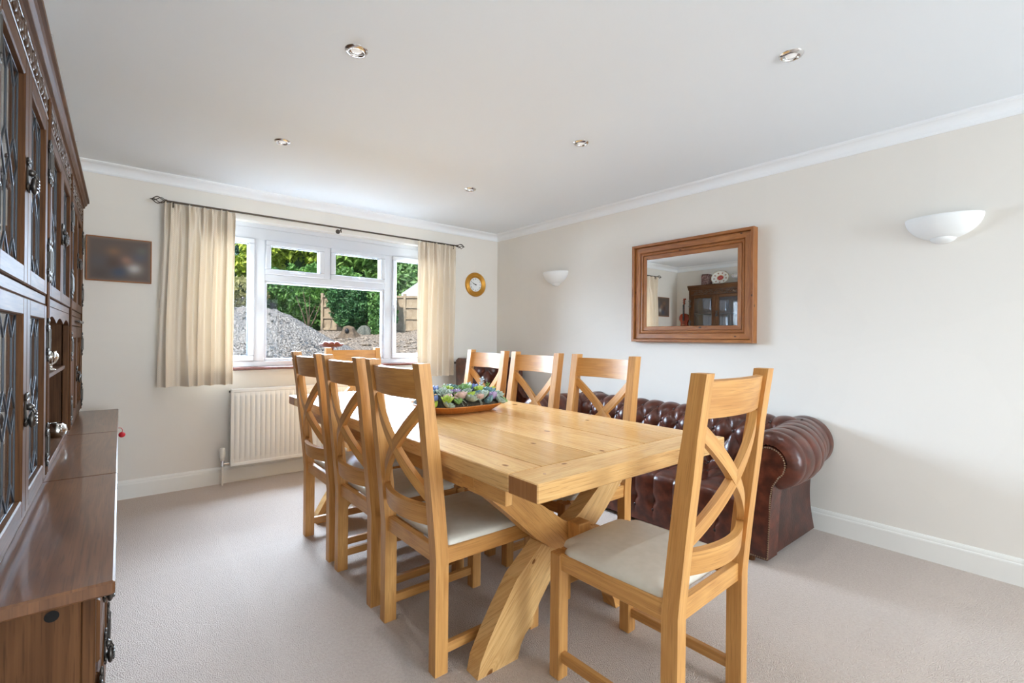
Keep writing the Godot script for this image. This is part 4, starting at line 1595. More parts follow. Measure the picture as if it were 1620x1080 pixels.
func downlight(x: float, z: float, label: String) -> void:
	var o := thing("downlight", label, "ceiling light", Vector3(x, CEIL, z), 0.0, "chrome downlights in the ceiling")
	part("rim", mb().lathe([Vector2(0.0, -0.001), Vector2(0.028, -0.001), Vector2(0.028, -0.001), Vector2(0.029, -0.009), Vector2(0.034, -0.0095), Vector2(0.042, -0.006), Vector2(0.046, -0.0005), Vector2(0.046, 0.0)].map(func(q): return Vector2(q.x, q.y)), 32), M.chrome, o)
	var sp := SpotLight3D.new()  # soft fill beam added under a fitting that is otherwise off
	sp.name = "added_fill_beam"
	sp.light_color = Color(0.97, 0.98, 1.0)
	sp.light_energy = 0.4
	sp.light_size = 0.02
	sp.spot_angle = 62.0
	sp.spot_angle_attenuation = 1.0
	sp.spot_range = 12.0
	sp.spot_attenuation = 2.0
	sp.shadow_enabled = true
	sp.position = Vector3(0, -0.016, 0)
	sp.rotation.x = -PI * 0.5
	o.add_child(sp, true)
	part("lamp", mb().lathe([Vector2(0.0, -0.007), Vector2(0.014, -0.0065), Vector2(0.021, -0.004), Vector2(0.022, -0.001)], 24), M.lampglass_added_glow, o)

func wall_things() -> void:
	M.lampglass_added_glow = mat(Color8(200, 204, 210), 0.1)
	M.lampglass_added_glow.emission_enabled = true  # glow added to lamps that are off, to go with the fill beams
	M.lampglass_added_glow.emission = Color(1.0, 0.97, 0.93)
	M.lampglass_added_glow.emission_energy_multiplier = 0.35
	mirror()
	sconce(-0.495, "large white half-bowl plaster wall light, away from the window")
	sconce(-3.365, "white half-bowl plaster wall light between mirror and corner")
	downlight(0.738, -1.915, "chrome ceiling downlight nearest the cabinets, big and round, top of the photo")
	downlight(2.113, -0.785, "chrome ceiling downlight near the big wall light, seen darkest")
	downlight(0.746, -3.098, "chrome ceiling downlight above the chair nearest the radiator")
	downlight(2.117, -1.940, "chrome ceiling downlight between mirror and table, middle of the ceiling")
	downlight(2.120, -3.110, "smallest chrome ceiling downlight, furthest into the window corner")
	# picture
	var im := Image.create(140, 120, false, Image.FORMAT_RGB8)
	for y in 120:
		for x in 140:
			var p := Vector2(x / 140.0, y / 120.0)
			var c := Color8(98, 84, 76)
			for q in [[0.72, 0.68, 0.13, Color8(190, 186, 182), 1.0], [0.48, 0.78, 0.13, Color8(66, 78, 100), 0.9], [0.60, 0.50, 0.11, Color8(168, 124, 104), 0.8], [0.40, 0.32, 0.12, Color8(146, 106, 76), 0.7], [0.38, 0.58, 0.14, Color8(84, 62, 52), 0.8], [0.82, 0.40, 0.13, Color8(92, 96, 110), 0.7], [0.18, 0.55, 0.16, Color8(88, 86, 92), 0.6], [0.85, 0.24, 0.10, Color8(112, 112, 104), 0.6], [0.2, 0.85, 0.15, Color8(78, 68, 66), 0.7]]:
				var d: float = p.distance_to(Vector2(q[0], q[1])) / q[2]
				c = c.lerp(q[3], q[4] * exp(-d * d))
			var e := minf(minf(p.x, 1.0 - p.x), minf(p.y, 1.0 - p.y))
			c = c.lerp(Color8(128, 104, 88), 0.8 * exp(-e * e / 0.002))
			im.set_pixel(x, y, c)
	M.picture = mat(Color(1, 1, 1), 0.6)
	M.picture.albedo_texture = ImageTexture.create_from_image(im)
	var o := thing("picture", "small hazy dark canvas picture on the wall beside the curtain", "picture", Vector3(-0.006, 1.68, ZB))
	var fr := mb()
	ring_frame(fr, -0.178, 0.178, -0.153, 0.153, 0.007, 0.0, 0.026, 0.002)
	part("edge", fr, M.pine, o)
	var cv := MB.new()
	cv.grid([PackedVector3Array([Vector3(-0.172, 0.147, 0.024), Vector3(0.172, 0.147, 0.024)]), PackedVector3Array([Vector3(-0.172, -0.147, 0.024), Vector3(0.172, -0.147, 0.024)])], Vector3(0, 0, 1), false, Vector2(1, 1))
	cv.bx(-0.172, 0.172, -0.147, 0.147, 0.001, 0.0235, 0.0)
	part("canvas", cv, M.picture, o)
	# clock
	o = thing("wall_clock", "round wall clock with a wide gilt frame and pale dial", "clock", Vector3(3.028, 1.748, ZB))
	var face_out := Basis(Vector3.RIGHT, PI * 0.5)
	var ck := MB.new()
	ck.xf = Transform3D(face_out, Vector3.ZERO)
	ck.lathe([Vector2(0.132, 0.0), Vector2(0.134, 0.012), Vector2(0.130, 0.022), Vector2(0.124, 0.028), Vector2(0.116, 0.030), Vector2(0.110, 0.026), Vector2(0.106, 0.022), Vector2(0.102, 0.026), Vector2(0.094, 0.026), Vector2(0.088, 0.020), Vector2(0.082, 0.018), Vector2(0.078, 0.012), Vector2(0.076, 0.008)], 56)
	part("frame", ck, M.gold, o)
	ck = MB.new()
	ck.xf = Transform3D(face_out, Vector3.ZERO)
	ck.lathe([Vector2(0.079, 0.0), Vector2(0.079, 0.009), Vector2(0.079, 0.009), Vector2(0.0, 0.009)], 40)
	var dl := part("dial", ck, M.dial, o)
	var tm := TextMesh.new()
	for k in 12:
		var a := TAU * (k + 1) / 12.0
		var t := MeshInstance3D.new()
		var x := TextMesh.new()
		x.text = ["I", "II", "III", "IIII", "V", "VI", "VII", "VIII", "IX", "X", "XI", "XII"][k]
		x.font = SystemFont.new()
		x.font.font_names = PackedStringArray(["Droid Serif"])
		x.font_size = 16
		x.pixel_size = 0.0009
		x.depth = 0.0006
		x.material = M.black
		t.mesh = x
		t.name = numbered("numeral", dl)
		t.position = Vector3(sin(a) * 0.062, cos(a) * 0.062, 0.0095)
		t.rotation.z = -a
		dl.add_child(t, true)
	for h in [[288.0, 0.040, 0.005], [294.0, 0.056, 0.0035]]:
		var a := deg_to_rad(h[0])
		var d := Vector3(sin(a), cos(a), 0)
		part("hand", mb().tube([Vector3(0, 0, 0.0125) - d * 0.01, Vector3(0, 0, 0.0125) + d * h[1]], h[2], 6, false, 0.001), M.black, o)
	part("hub", mb().ball(Vector3(0, 0, 0.0125), Vector3(0.007, 0.007, 0.004), 10, 8), M.black, o)
	# hook for the curtain tie
	o = thing("curtain_hook", "small dark hook on the wall beside the armchair and curtain hem", "hook", Vector3(2.775, 0.892, ZB))
	part("plate", mb().ball(Vector3(0, 0, 0.003), Vector3(0.013, 0.013, 0.004), 12, 8), M.iron, o)
	part("hook", mb().tube([Vector3(0, 0, 0), Vector3(0, 0, 0.03), Vector3(0, -0.008, 0.042), Vector3(0, 0.006, 0.05)], 0.004, 8), M.iron, o)

func radiator() -> void:
	var o := thing("radiator", "white ribbed panel radiator on the wall under the window", "radiator", Vector3(1.36, 0.14, -4.27))
	var x0 := 0.665
	var x1 := 2.06
	var P := [PackedVector3Array(), PackedVector3Array(), PackedVector3Array(), PackedVector3Array(), PackedVector3Array(), PackedVector3Array()]
	var n := 37
	var xs := []
	var ds := []
	for k in n:
		var a := x0 + 0.022 + (x1 - x0 - 0.044) * k / n
		var w := (x1 - x0 - 0.044) / n
		for q in [[0.0, 0.0], [0.12, 0.0], [0.30, 1.0], [0.82, 1.0], [1.0, 0.0]]:
			xs.append(a + w * q[0])
			ds.append(q[1])
	var ys := [0.172, 0.195, 0.21, 0.68, 0.695, 0.715]
	for r in 6:
		for k in xs.size():
			var dep: float = ds[k] * (1.0 if r in [2, 3] else 0.35 if r in [1, 4] else 0.0)
			P[r].append(Vector3(xs[k], ys[r], -4.226 + 0.009 * dep))
	var b := local(o)
	b.grid(P, Vector3(0, 0, 1))
	b.bx(x0, x1, 0.715, 0.745, -4.25, -4.220, 0.006).bx(x0, x1, 0.142, 0.172, -4.25, -4.220, 0.006).bx(x0, x0 + 0.024, 0.16, 0.73, -4.25, -4.222, 0.004).bx(x1 - 0.024, x1, 0.16, 0.73, -4.25, -4.222, 0.004)
	b.bx(x0 + 0.02, x1 - 0.02, 0.16, 0.73, -4.252, -4.240, 0.0)
	part("panel", b, M.radiator, o)
	part("back_panel", local(o).bx(x0 + 0.01, x1 - 0.01, 0.15, 0.74, -4.310, -4.290, 0.004), M.radiator, o)
	var pl := local(o)
	pl.tube([Vector3(x0 - 0.006, 0.722, -4.262), Vector3(x0 + 0.02, 0.722, -4.262)], 0.009, 10)
	part("bleed_plug", pl, M.iron, o)
	# valve and pipe
	var v := local(o)
	v.at(Vector3(0.617, 0.185, -4.262) - o.position)
	v.lathe([Vector2(0.0, 0.0), Vector2(0.012, 0.0), Vector2(0.012, 0.0), Vector2(0.014, 0.02), Vector2(0.014, 0.03), Vector2(0.014, 0.03), Vector2(0.020, 0.034), Vector2(0.022, 0.07), Vector2(0.018, 0.098), Vector2(0.012, 0.104), Vector2(0.0, 0.105)], 18)
	var vo := part("valve", v, M.trim, o)
	part("collar", local(o).tube([Vector3(0.617, 0.168, -4.262), Vector3(0.617, 0.192, -4.262)], 0.0135, 12).tube([Vector3(0.617, 0.165, -4.262), Vector3(0.672, 0.165, -4.262)], 0.010, 10).tube([Vector3(0.617, 0.15, -4.262), Vector3(0.617, 0.18, -4.262)], 0.0115, 10), M.chrome, vo)
	part("pipe", local(o).tube([Vector3(0.617, 0.0, -4.262), Vector3(0.617, 0.155, -4.262)], 0.0078, 10), M.trim, o)

# ------------------------------------------------------------------ curtains
func curtain(label: String, xt0: float, xt1: float, xb0: float, xb1: float, yb: float, seed_: int, folds: Array) -> void:
	var o := thing("curtain", label, "curtain", Vector3((xt0 + xt1) * 0.5, 1.45, -4.24), 0.0, "cream woven curtains at the window")
	var rr := RandomNumberGenerator.new()
	rr.seed = seed_
	var ytop := 2.118
	var nx := 220
	var ny := 90
	var ph := []
	for k in 6: ph.append(rr.randf() * TAU)
	var P := []
	for r in ny + 1:
		var q := float(r) / ny
		var y := lerpf(ytop, yb, q)
		var row := PackedVector3Array()
		var head := 1.0 - smoothstep(0.06, 0.22, q)
		for c in nx + 1:
			var u := float(c) / nx
			var x := lerpf(lerpf(xt0, xb0, smoothstep(0.0, 1.0, q)), lerpf(xt1, xb1, smoothstep(0.0, 1.0, q)), u)
			var warp := u + 0.018 * sin(u * 9.0 + ph[0] + q * 1.3) + 0.010 * sin(q * 5.0 + ph[1])
			var z := 0.0
			var sx := 0.0
			for f in folds:
				var d: float = (warp - f[0] - f[3] * q) / f[1]
				var g := exp(-d * d)
				z += f[2] * g * (0.6 + 0.4 * q)
				sx += d * g * 0.012
			var pl := sin(u * TAU * 9.0 + ph[2])
			var pinch := 0.020 * head * signf(pl) * pow(absf(pl), 0.6)
			var ripple := 0.011 * sin(u * TAU * 13.0 + ph[3] + sin(q * 3.0)) * (1.0 - q * 0.6)
			var tapered := lerpf(0.35, 1.0, smoothstep(0.02, 0.3, q))
			var frill := 0.010 * sin(u * TAU * 21.0 + ph[4]) * (1.0 - smoothstep(0.0, 0.05, q))
			row.append(Vector3(x - sx, y + 0.004 * sin(u * TAU * 18.0) * (1.0 - smoothstep(0.0, 0.02, q)), -4.262 + z * tapered + pinch + ripple + frill))
		P.append(row)
	var b := local(o)
	b.grid(P, Vector3(0, 0, 1))
	var co := part("drape", b, M.curtain, o)
	# doubled hem
	var H := []
	for r in range(ny - 6, ny + 1):
		var row := PackedVector3Array()
		for c in nx + 1:
			row.append((P[r][c] as Vector3) + Vector3(0, 0, -0.003))
		H.append(row)
	b = local(o)
	b.grid(H, Vector3(0, 0, -1))
	part("hem", b, M.curtain, co)
	# heading tape behind the gathers
	H = []
	for r in range(1, 8):
		var row := PackedVector3Array()
		for c in nx + 1:
			row.append((P[r][c] as Vector3) + Vector3(0, 0, -0.003))
		H.append(row)
	b = local(o)
	b.grid(H, Vector3(0, 0, -1))
	part("heading_tape", b, M.curtain, co)

func curtains() -> void:
	curtain("cream curtain with wide folds hanging beside the picture", 0.235, 0.690, 0.205, 0.685, 0.783, 5, [[0.06, 0.06, 0.055, 0.03], [0.33, 0.065, 0.085, 0.06], [0.52, 0.04, 0.075, -0.02], [0.68, 0.04, 0.07, -0.03], [0.84, 0.05, 0.085, 0.02], [0.985, 0.03, 0.05, 0.0]])
	curtain("cream curtain hanging between the window and the gilt clock", 2.275, 2.725, 2.255, 2.705, 0.770, 12, [[0.05, 0.05, 0.06, -0.02], [0.22, 0.05, 0.075, 0.05], [0.43, 0.05, 0.08, 0.06], [0.60, 0.04, 0.07, 0.02], [0.78, 0.045, 0.08, 0.04], [0.96, 0.04, 0.06, 0.0]])
	var o := thing("curtain_rod", "thin dark metal curtain pole with twisted cage finials above the window", "curtain pole", Vector3(1.49, 2.125, -4.24))
	part("pole", mb().tube([Vector3(-1.24, 0, 0), Vector3(1.24, 0, 0)], 0.0075, 12), M.rod, o)
	for s in [-1.0, 1.0]:
		var f := mb()
		for k in 4:
			var path := []
			for j in 13:
				var q := j / 12.0
				var a := k * PI * 0.5 + q * PI * 0.8
				var r := 0.002 + 0.024 * sin(PI * q)
				path.append(Vector3(s * (1.245 + 0.078 * q), cos(a) * r, sin(a) * r))
			f.tube(path, 0.003, 6)
		f.tube([Vector3(s * 1.235, 0, 0), Vector3(s * 1.25, 0, 0)], 0.011, 10)
		f.tube([Vector3(s * 1.318, 0, 0), Vector3(s * 1.335, 0, 0)], 0.006, 8, false, 0.002)
		part("finial", f, M.rod, o)
	for x in [-1.20, 0.022, 1.20]:
		var br := mb()
		br.tube([Vector3(x, -0.008, 0), Vector3(x, -0.018, -0.02), Vector3(x, -0.018, -0.085)], 0.005, 8)
		br.tube([Vector3(x, -0.018, -0.085), Vector3(x, -0.018, -0.089)], 0.02, 14)
		br.ball(Vector3(x, -0.030, -0.004), Vector3(0.006, 0.012, 0.006), 8, 6)
		part("bracket", br, M.rod, o)

# ------------------------------------------------------------------ succulents, sill dish
func rosette(col: Color, r: float, n: int, open: float, fat: float) -> MB:
	var b := MB.new()
	b.use_col = true
	for k in n:
		var q := float(k) / n
		var a := k * 2.39996
		var tilt := lerpf(0.25, 1.25, q) * open
		var ln := r * lerpf(0.45, 1.0, sqrt(q))
		var bs := Basis(Vector3.UP, a) * Basis(Vector3(0, 0, 1), PI * 0.5 - tilt) 
		# leaf along local x
		var P := []
		b.xf = Transform3D(Basis(Vector3.UP, a) * Basis(Vector3(0, 0, 1), PI * 0.5 - tilt), Vector3.ZERO)
		b.tint = col.lerp(Color(col.r * 1.25, col.g * 1.2, col.b * 1.2), q * 0.5).srgb_to_linear()
		for i in 6:
			var t := i / 5.0
			var w := fat * ln * 0.30 * sin(PI * clampf(t * 0.86 + 0.08, 0, 1))
			if i == 5: w = 0.0
			var row := PackedVector3Array()
			for j in 7:
				var an := TAU * j / 6
				row.append(Vector3(t * ln, sin(an) * w * 0.42 + 0.10 * ln * t * t, cos(an) * w))
			P.append(row)
		b.grid(P, Vector3.ZERO, true)
	b.xf = Transform3D()
	return b

func planter() -> void:
	var ctr := Vector3(1.43, 0.765, -2.21)
	var o := thing("succulent_planter", "long wooden dough bowl filled with artificial succulents on the table", "planter", ctr)
	var P := []
	for q in [[0.0, 0.0, 0.0], [0.165, 0.130, 0.0], [0.185, 0.150, 0.004], [0.235, 0.195, 0.038], [0.240, 0.200, 0.044], [0.232, 0.192, 0.045], [0.18, 0.145, 0.018], [0.0, 0.0, 0.016]]:
		var row := PackedVector3Array()
		for k in 61:
			var a := TAU * k / 60
			var c := cos(a)
			var s := sin(a)
			row.append(Vector3(signf(c) * pow(absf(c), 0.55) * q[0], q[2], signf(s) * pow(absf(s), 0.6) * q[1]))
		P.append(row)
	part("bowl", mb().grid(P, Vector3(0, -0.2, 0) if false else Vector3.ZERO, true), M.bowlwood, o)
	# moss bed with twigs
	M.moss = tri(mat(Color(1, 1, 1), 0.95), noise_tex(0.06, [[0.0, Color8(34, 28, 24)], [0.6, Color8(70, 62, 48)], [1.0, Color8(112, 110, 80)]], 256, 4), 8.0)
	var ns := FastNoiseLite.new()
	ns.seed = 4
	ns.frequency = 22.0
	P = []
	for r in 21:
		var row := PackedVector3Array()
		var q := r / 20.0
		for k in 61:
			var a := TAU * k / 60
			var c := cos(a)
			var s := sin(a)
			var p := Vector3(signf(c) * pow(absf(c), 0.6) * 0.226 * q, 0, signf(s) * pow(absf(s), 0.65) * 0.186 * q)
			p.y = 0.036 + 0.048 * sqrt(maxf(0.0, 1.0 - q * q)) + 0.012 * ns.get_noise_2d(p.x, p.z)
			row.append(p)
		P.append(row)
	var mo := mb().grid(P, Vector3(0, 1, 0), true)
	var rr := RandomNumberGenerator.new()
	rr.seed = 77
	for k in 260:
		var a := rr.randf() * TAU
		var q := sqrt(rr.randf())
		var p := Vector3(signf(cos(a)) * pow(absf(cos(a)), 0.6) * 0.228 * q, 0.036 + 0.05 * sqrt(1.0 - q * q), signf(sin(a)) * pow(absf(sin(a)), 0.65) * 0.188 * q)
		var d := Vector3(rr.randf_range(-1, 1), rr.randf_range(-0.1, 0.6), rr.randf_range(-1, 1)).normalized() * rr.randf_range(0.015, 0.035)
		mo.tube([p, p + d * 0.5 + Vector3(0, 0.004, 0), p + d], 0.0011, 4)
	part("moss", mo, M.moss, o).set_meta("kind", "stuff")
	M.succ = mat(Color(1, 1, 1), 0.5)
	M.succ.vertex_color_use_as_albedo = true
	M.succ.subsurf_scatter_enabled = false
	var kinds := [[Color8(104, 142, 150), 26, 0.9, 1.15], [Color8(120, 160, 92), 22, 0.8, 1.0], [Color8(168, 192, 78), 24, 0.85, 0.8], [Color8(150, 168, 152), 28, 1.0, 1.2], [Color8(168, 150, 186), 24, 0.9, 1.0], [Color8(112, 128, 178), 22, 0.8, 1.1], [Color8(196, 170, 160), 24, 1.0, 1.3]]
	var meshes := []
	for k in kinds:
		meshes.append(rosette(k[0], 1.0, k[1], k[2], k[3]).mesh(M.succ))
	for q in [[-0.20, 0.10, 0.040, 5], [-0.185, 0.02, 0.042, 0], [-0.19, -0.08, 0.035, 2], [-0.15, 0.15, 0.038, 2], [-0.12, 0.06, 0.044, 3], [-0.13, -0.02, 0.042, 5], [-0.12, -0.11, 0.040, 1], [-0.07, 0.155, 0.040, 6], [-0.055, 0.07, 0.036, 4], [-0.05, -0.02, 0.040, 2], [-0.06, -0.12, 0.04, 3], [0.00, 0.14, 0.034, 2], [0.02, 0.06, 0.044, 1], [0.01, -0.05, 0.046, 0], [0.03, -0.13, 0.036, 5], [0.06, 0.15, 0.044, 3], [0.095, 0.075, 0.036, 2], [0.10, -0.01, 0.048, 5], [0.10, -0.10, 0.042, 1], [0.14, 0.14, 0.036, 4], [0.165, 0.06, 0.046, 0], [0.17, -0.03, 0.038, 2], [0.165, -0.12, 0.04, 3], [0.205, 0.10, 0.036, 3], [0.21, 0.00, 0.034, 2], [-0.16, 0.165, 0.034, 3], [-0.10, 0.175, 0.030, 1], [-0.03, 0.178, 0.036, 3], [0.03, 0.175, 0.030, 6], [0.10, 0.178, 0.034, 0], [0.17, 0.165, 0.030, 3], [-0.215, 0.04, 0.036, 1], [-0.21, -0.04, 0.034, 3], [-0.13, 0.12, 0.03, 6], [-0.065, 0.12, 0.03, 1], [0.065, 0.12, 0.03, 0], [0.0, 0.105, 0.03, 3], [0.13, 0.105, 0.03, 2], [-0.205, 0.13, 0.03, 2], [0.215, 0.13, 0.03, 1], [0.205, 0.055, 0.032, 2], [-0.22, 0.075, 0.028, 4]]:
		var m := part_mesh("rosette", meshes[q[3]], o)
		var e := sqrt(maxf(0.0, 1.0 - pow(q[0] / 0.25, 2.0) - pow(q[1] / 0.205, 2.0)))
		m.position = Vector3(q[0], 0.036 + 0.056 * e + rr.randf() * 0.014, q[1])
		m.rotation = Vector3(q[1] * 2.4 + rr.randf_range(-0.2, 0.2), rr.randf() * TAU, -q[0] * 2.0 + rr.randf_range(-0.2, 0.2))
		m.scale = Vector3.ONE * q[2] * 1.32
	# upright sprigs
	for q in [[-0.10, 0.0, 0.075, Color8(176, 200, 160)], [-0.02, 0.02, 0.06, Color8(150, 178, 130)], [0.17, -0.02, 0.10, Color8(196, 206, 214)], [0.19, 0.02, 0.075, Color8(120, 150, 70)], [0.225, 0.03, 0.05, Color8(206, 212, 90)], [0.13, -0.06, 0.07, Color8(176, 190, 200)], [-0.16, -0.03, 0.06, Color8(150, 180, 200)]]:
		var b := MB.new()
		b.use_col = true
		b.tint = (q[3] as Color).srgb_to_linear()
		var lean := Vector3(rr.randf_range(-0.3, 0.3), 1, rr.randf_range(-0.3, 0.3)).normalized()
		var p0 := Vector3(q[0], 0.07, q[1])
		b.tube([p0, p0 + lean * q[2]], 0.0014, 5)
		var nl := int(q[2] * 170)
		for k in nl:
			var t := 0.25 + 0.75 * k / nl
			var a := k * 2.4
			var p: Vector3 = p0 + lean * q[2] * t
			b.xf = Transform3D(Basis(Vector3.UP, a) * Basis(Vector3(0, 0, 1), 0.5), p)
			b.ball(Vector3(0.009, 0, 0), Vector3(0.010, 0.003, 0.005), 6, 4)
		b.xf = Transform3D()
		part("sprig", b, M.succ, o)
	# trailing strands over the rim
	for q in [[-0.09, 0.150, 0.4], [0.16, 0.145, -0.3], [0.19, 0.120, 0.9], [-0.19, 0.09, -0.9], [0.03, 0.155, 0.1]]:
		var b := MB.new()
		b.use_col = true
		b.tint = Color8(196, 206, 190).srgb_to_linear()
		for w in 2:
			var p := Vector3(q[0] + rr.randf_range(-0.03, 0.03), 0.080, q[1] - 0.005 + rr.randf_range(-0.01, 0.01))
			var d := Vector3(sin(q[2]) * 0.6 + rr.randf_range(-0.3, 0.3), 0.1, cos(q[2])).normalized() * 0.0085
			for k in 9:
				b.ball(p, Vector3(0.0042, 0.0034, 0.0042) * (1.0 - 0.05 * k), 6, 4)
				p += d
				d.y -= 0.0016
				d = d.normalized() * 0.0085
		part("trailing_strand", b, M.succ, o)

func sill_dish() -> void:
	var o := thing("pedestal_dish", "brown wooden dish on a pedestal standing on the window sill", "dish", Vector3(1.462, 0.905, -4.322))
	M.dish = mat(Color8(118, 64, 42), 0.6)
	part("stem", mb().lathe([Vector2(0.0, 0.0), Vector2(0.05, 0.0), Vector2(0.05, 0.0), Vector2(0.048, 0.008), Vector2(0.016, 0.02), Vector2(0.012, 0.09), Vector2(0.02, 0.15), Vector2(0.012, 0.155)], 24), M.dish, o)
	part("dish", mb().lathe([Vector2(0.0, 0.155), Vector2(0.05, 0.156), Vector2(0.09, 0.168), Vector2(0.106, 0.186), Vector2(0.108, 0.190), Vector2(0.103, 0.190), Vector2(0.088, 0.174), Vector2(0.0, 0.164)], 36), M.dish, o)
	M.eggs = mat(Color8(132, 70, 52), 0.6)
	for q in [[-0.055, 0.01, "ball nearest the casement handle"], [-0.012, 0.035, "front ball"], [0.04, 0.02, "ball nearest the clock"], [0.0, -0.03, "rear ball"]]:
		var e := thing("wooden_ball", "reddish brown ball in the sill dish, " + q[2], "ball", o.position + Vector3(q[0], 0.190, q[1]), 0.0, "balls in the sill dish")
		part("body", mb().ball(Vector3.ZERO, Vector3(0.027, 0.023, 0.027), 16, 12), M.eggs, e)
		part("stalk", mb().tube([Vector3(0, 0.021, 0), Vector3(0.002, 0.028, 0)], 0.002, 6), M.dark, e)

# ------------------------------------------------------------------ garden
func out_at(px: float, d: float) -> Vector3:
	var yaw := deg_to_rad(39.463)
	var f := Vector3(sin(yaw), 0, -cos(yaw))
	var r := Vector3(cos(yaw), 0, sin(yaw))
	return f * d + r * (px - 810.0) / FPX * d

var gn := FastNoiseLite.new()
func gy(x: float, z: float) -> float:
	var d := 0.6356 * x - 0.772 * z
	var s := clampf(0.098 * (d - 7.3), -0.12, 1.45)
	return s + 0.10 * gn.get_noise_2d(x, z) * smoothstep(7.0, 11.0, d) + 0.22 * smoothstep(18.0, 20.0, d) * (1.0 - smoothstep(20.4, 21.5, d)) * (0.5 + gn.get_noise_2d(x * 0.7, z * 0.7))

func tree(called: String, label: String, px: float, d: float, yc: float, rad: Vector3, c1: Color, c2: Color, n: int, sd: int, trunk := true, leaf := 0.19) -> void:
	var at := out_at(px, d)
	at.y = gy(at.x, at.z)
	var o := thing(called, label, "tree" if trunk else "bush", at, 0.0, "greenery beyond the dug garden")
	var rr := RandomNumberGenerator.new()
	rr.seed = sd
	var cy := yc - at.y
	var core := mb().ball(Vector3(0, cy, 0), rad * 0.6, 14, 10)  # dark solid core added to close the gaps between the leaves
	part("dark_crown_core", core, M.leafcore, o).set_meta("kind", "stuff")
	var mm := MultiMesh.new()
	mm.transform_format = MultiMesh.TRANSFORM_3D
	mm.use_colors = true
	var lm := MB.new()
	lm.use_col = true
	for k in 5:
		var bs := Basis(Vector3(rr.randf_range(-1, 1), rr.randf_range(-1, 1), rr.randf_range(-1, 1)).normalized(), rr.randf() * TAU)
		lm.xf = Transform3D(bs, Vector3(rr.randf_range(-1, 1), rr.randf_range(-0.7, 0.7), rr.randf_range(-1, 1)) * 0.8)
		lm.face([Vector3(-0.75, 0, 0), Vector3(0, 0.12, 0.34), Vector3(0.75, 0, 0)], Vector3.UP)
		lm.face([Vector3(-0.75, 0, 0), Vector3(0, 0.12, -0.34), Vector3(0.75, 0, 0)], Vector3.UP)
	mm.mesh = lm.mesh(M.leaf)
	n = int(n * 2.2)
	mm.instance_count = n
	var blobs := []
	for k in 60:
		var v := Vector3(rr.randfn(), rr.randfn(), rr.randfn()).normalized()
		blobs.append([v * rr.randf_range(0.6, 0.96), rr.randf_range(0.2, 0.38), rr.randf()])
	for k in n:
		var bl: Array = blobs[k % 60]
		var v: Vector3 = Vector3(rr.randfn(), rr.randfn(), rr.randfn()).normalized() * bl[1] * rr.randf_range(0.6, 1.05)
		var p: Vector3 = (bl[0] + v) * rad + Vector3(0, cy, 0)
		var bs := Basis(Vector3(rr.randf_range(-1, 1), rr.randf_range(-1, 1), rr.randf_range(-1, 1)).normalized(), rr.randf() * TAU).scaled(Vector3.ONE * leaf * rr.randf_range(0.7, 1.4))
		mm.set_instance_transform(k, Transform3D(bs, p))
		mm.set_instance_color(k, c1.lerp(c2, clampf(0.1 + bl[2] * 0.6 + rr.randf() * 0.5, 0, 1)).srgb_to_linear())
	var cr := MultiMeshInstance3D.new()
	cr.name = "crown"
	cr.multimesh = mm
	cr.set_meta("kind", "stuff")
	o.add_child(cr)
	if trunk:
		var h := cy - rad.y * 0.4
		var t := mb()
		t.tube([Vector3(0, -0.1, 0), Vector3(0.05, h * 0.5, 0.03), Vector3(0.1, maxf(h, 0.5), 0)], 0.16, 8, false, 0.09)
		for k in 4:
			var a := k * 1.6
			t.tube([Vector3(0.05, h * 0.45, 0), Vector3(cos(a) * rad.x * 0.5, h + 0.3, sin(a) * rad.z * 0.5)], 0.07, 6, false, 0.03)
		part("trunk", t, M.bark, o)
	else:
		var t := mb()
		for k in 5:
			var a := k * 1.3
			t.tube([Vector3(cos(a) * 0.12, -0.1, sin(a) * 0.12), Vector3(cos(a) * rad.x * 0.4, cy, sin(a) * rad.z * 0.4)], 0.03, 6, false, 0.015)
		part("stems", t, M.bark, o)

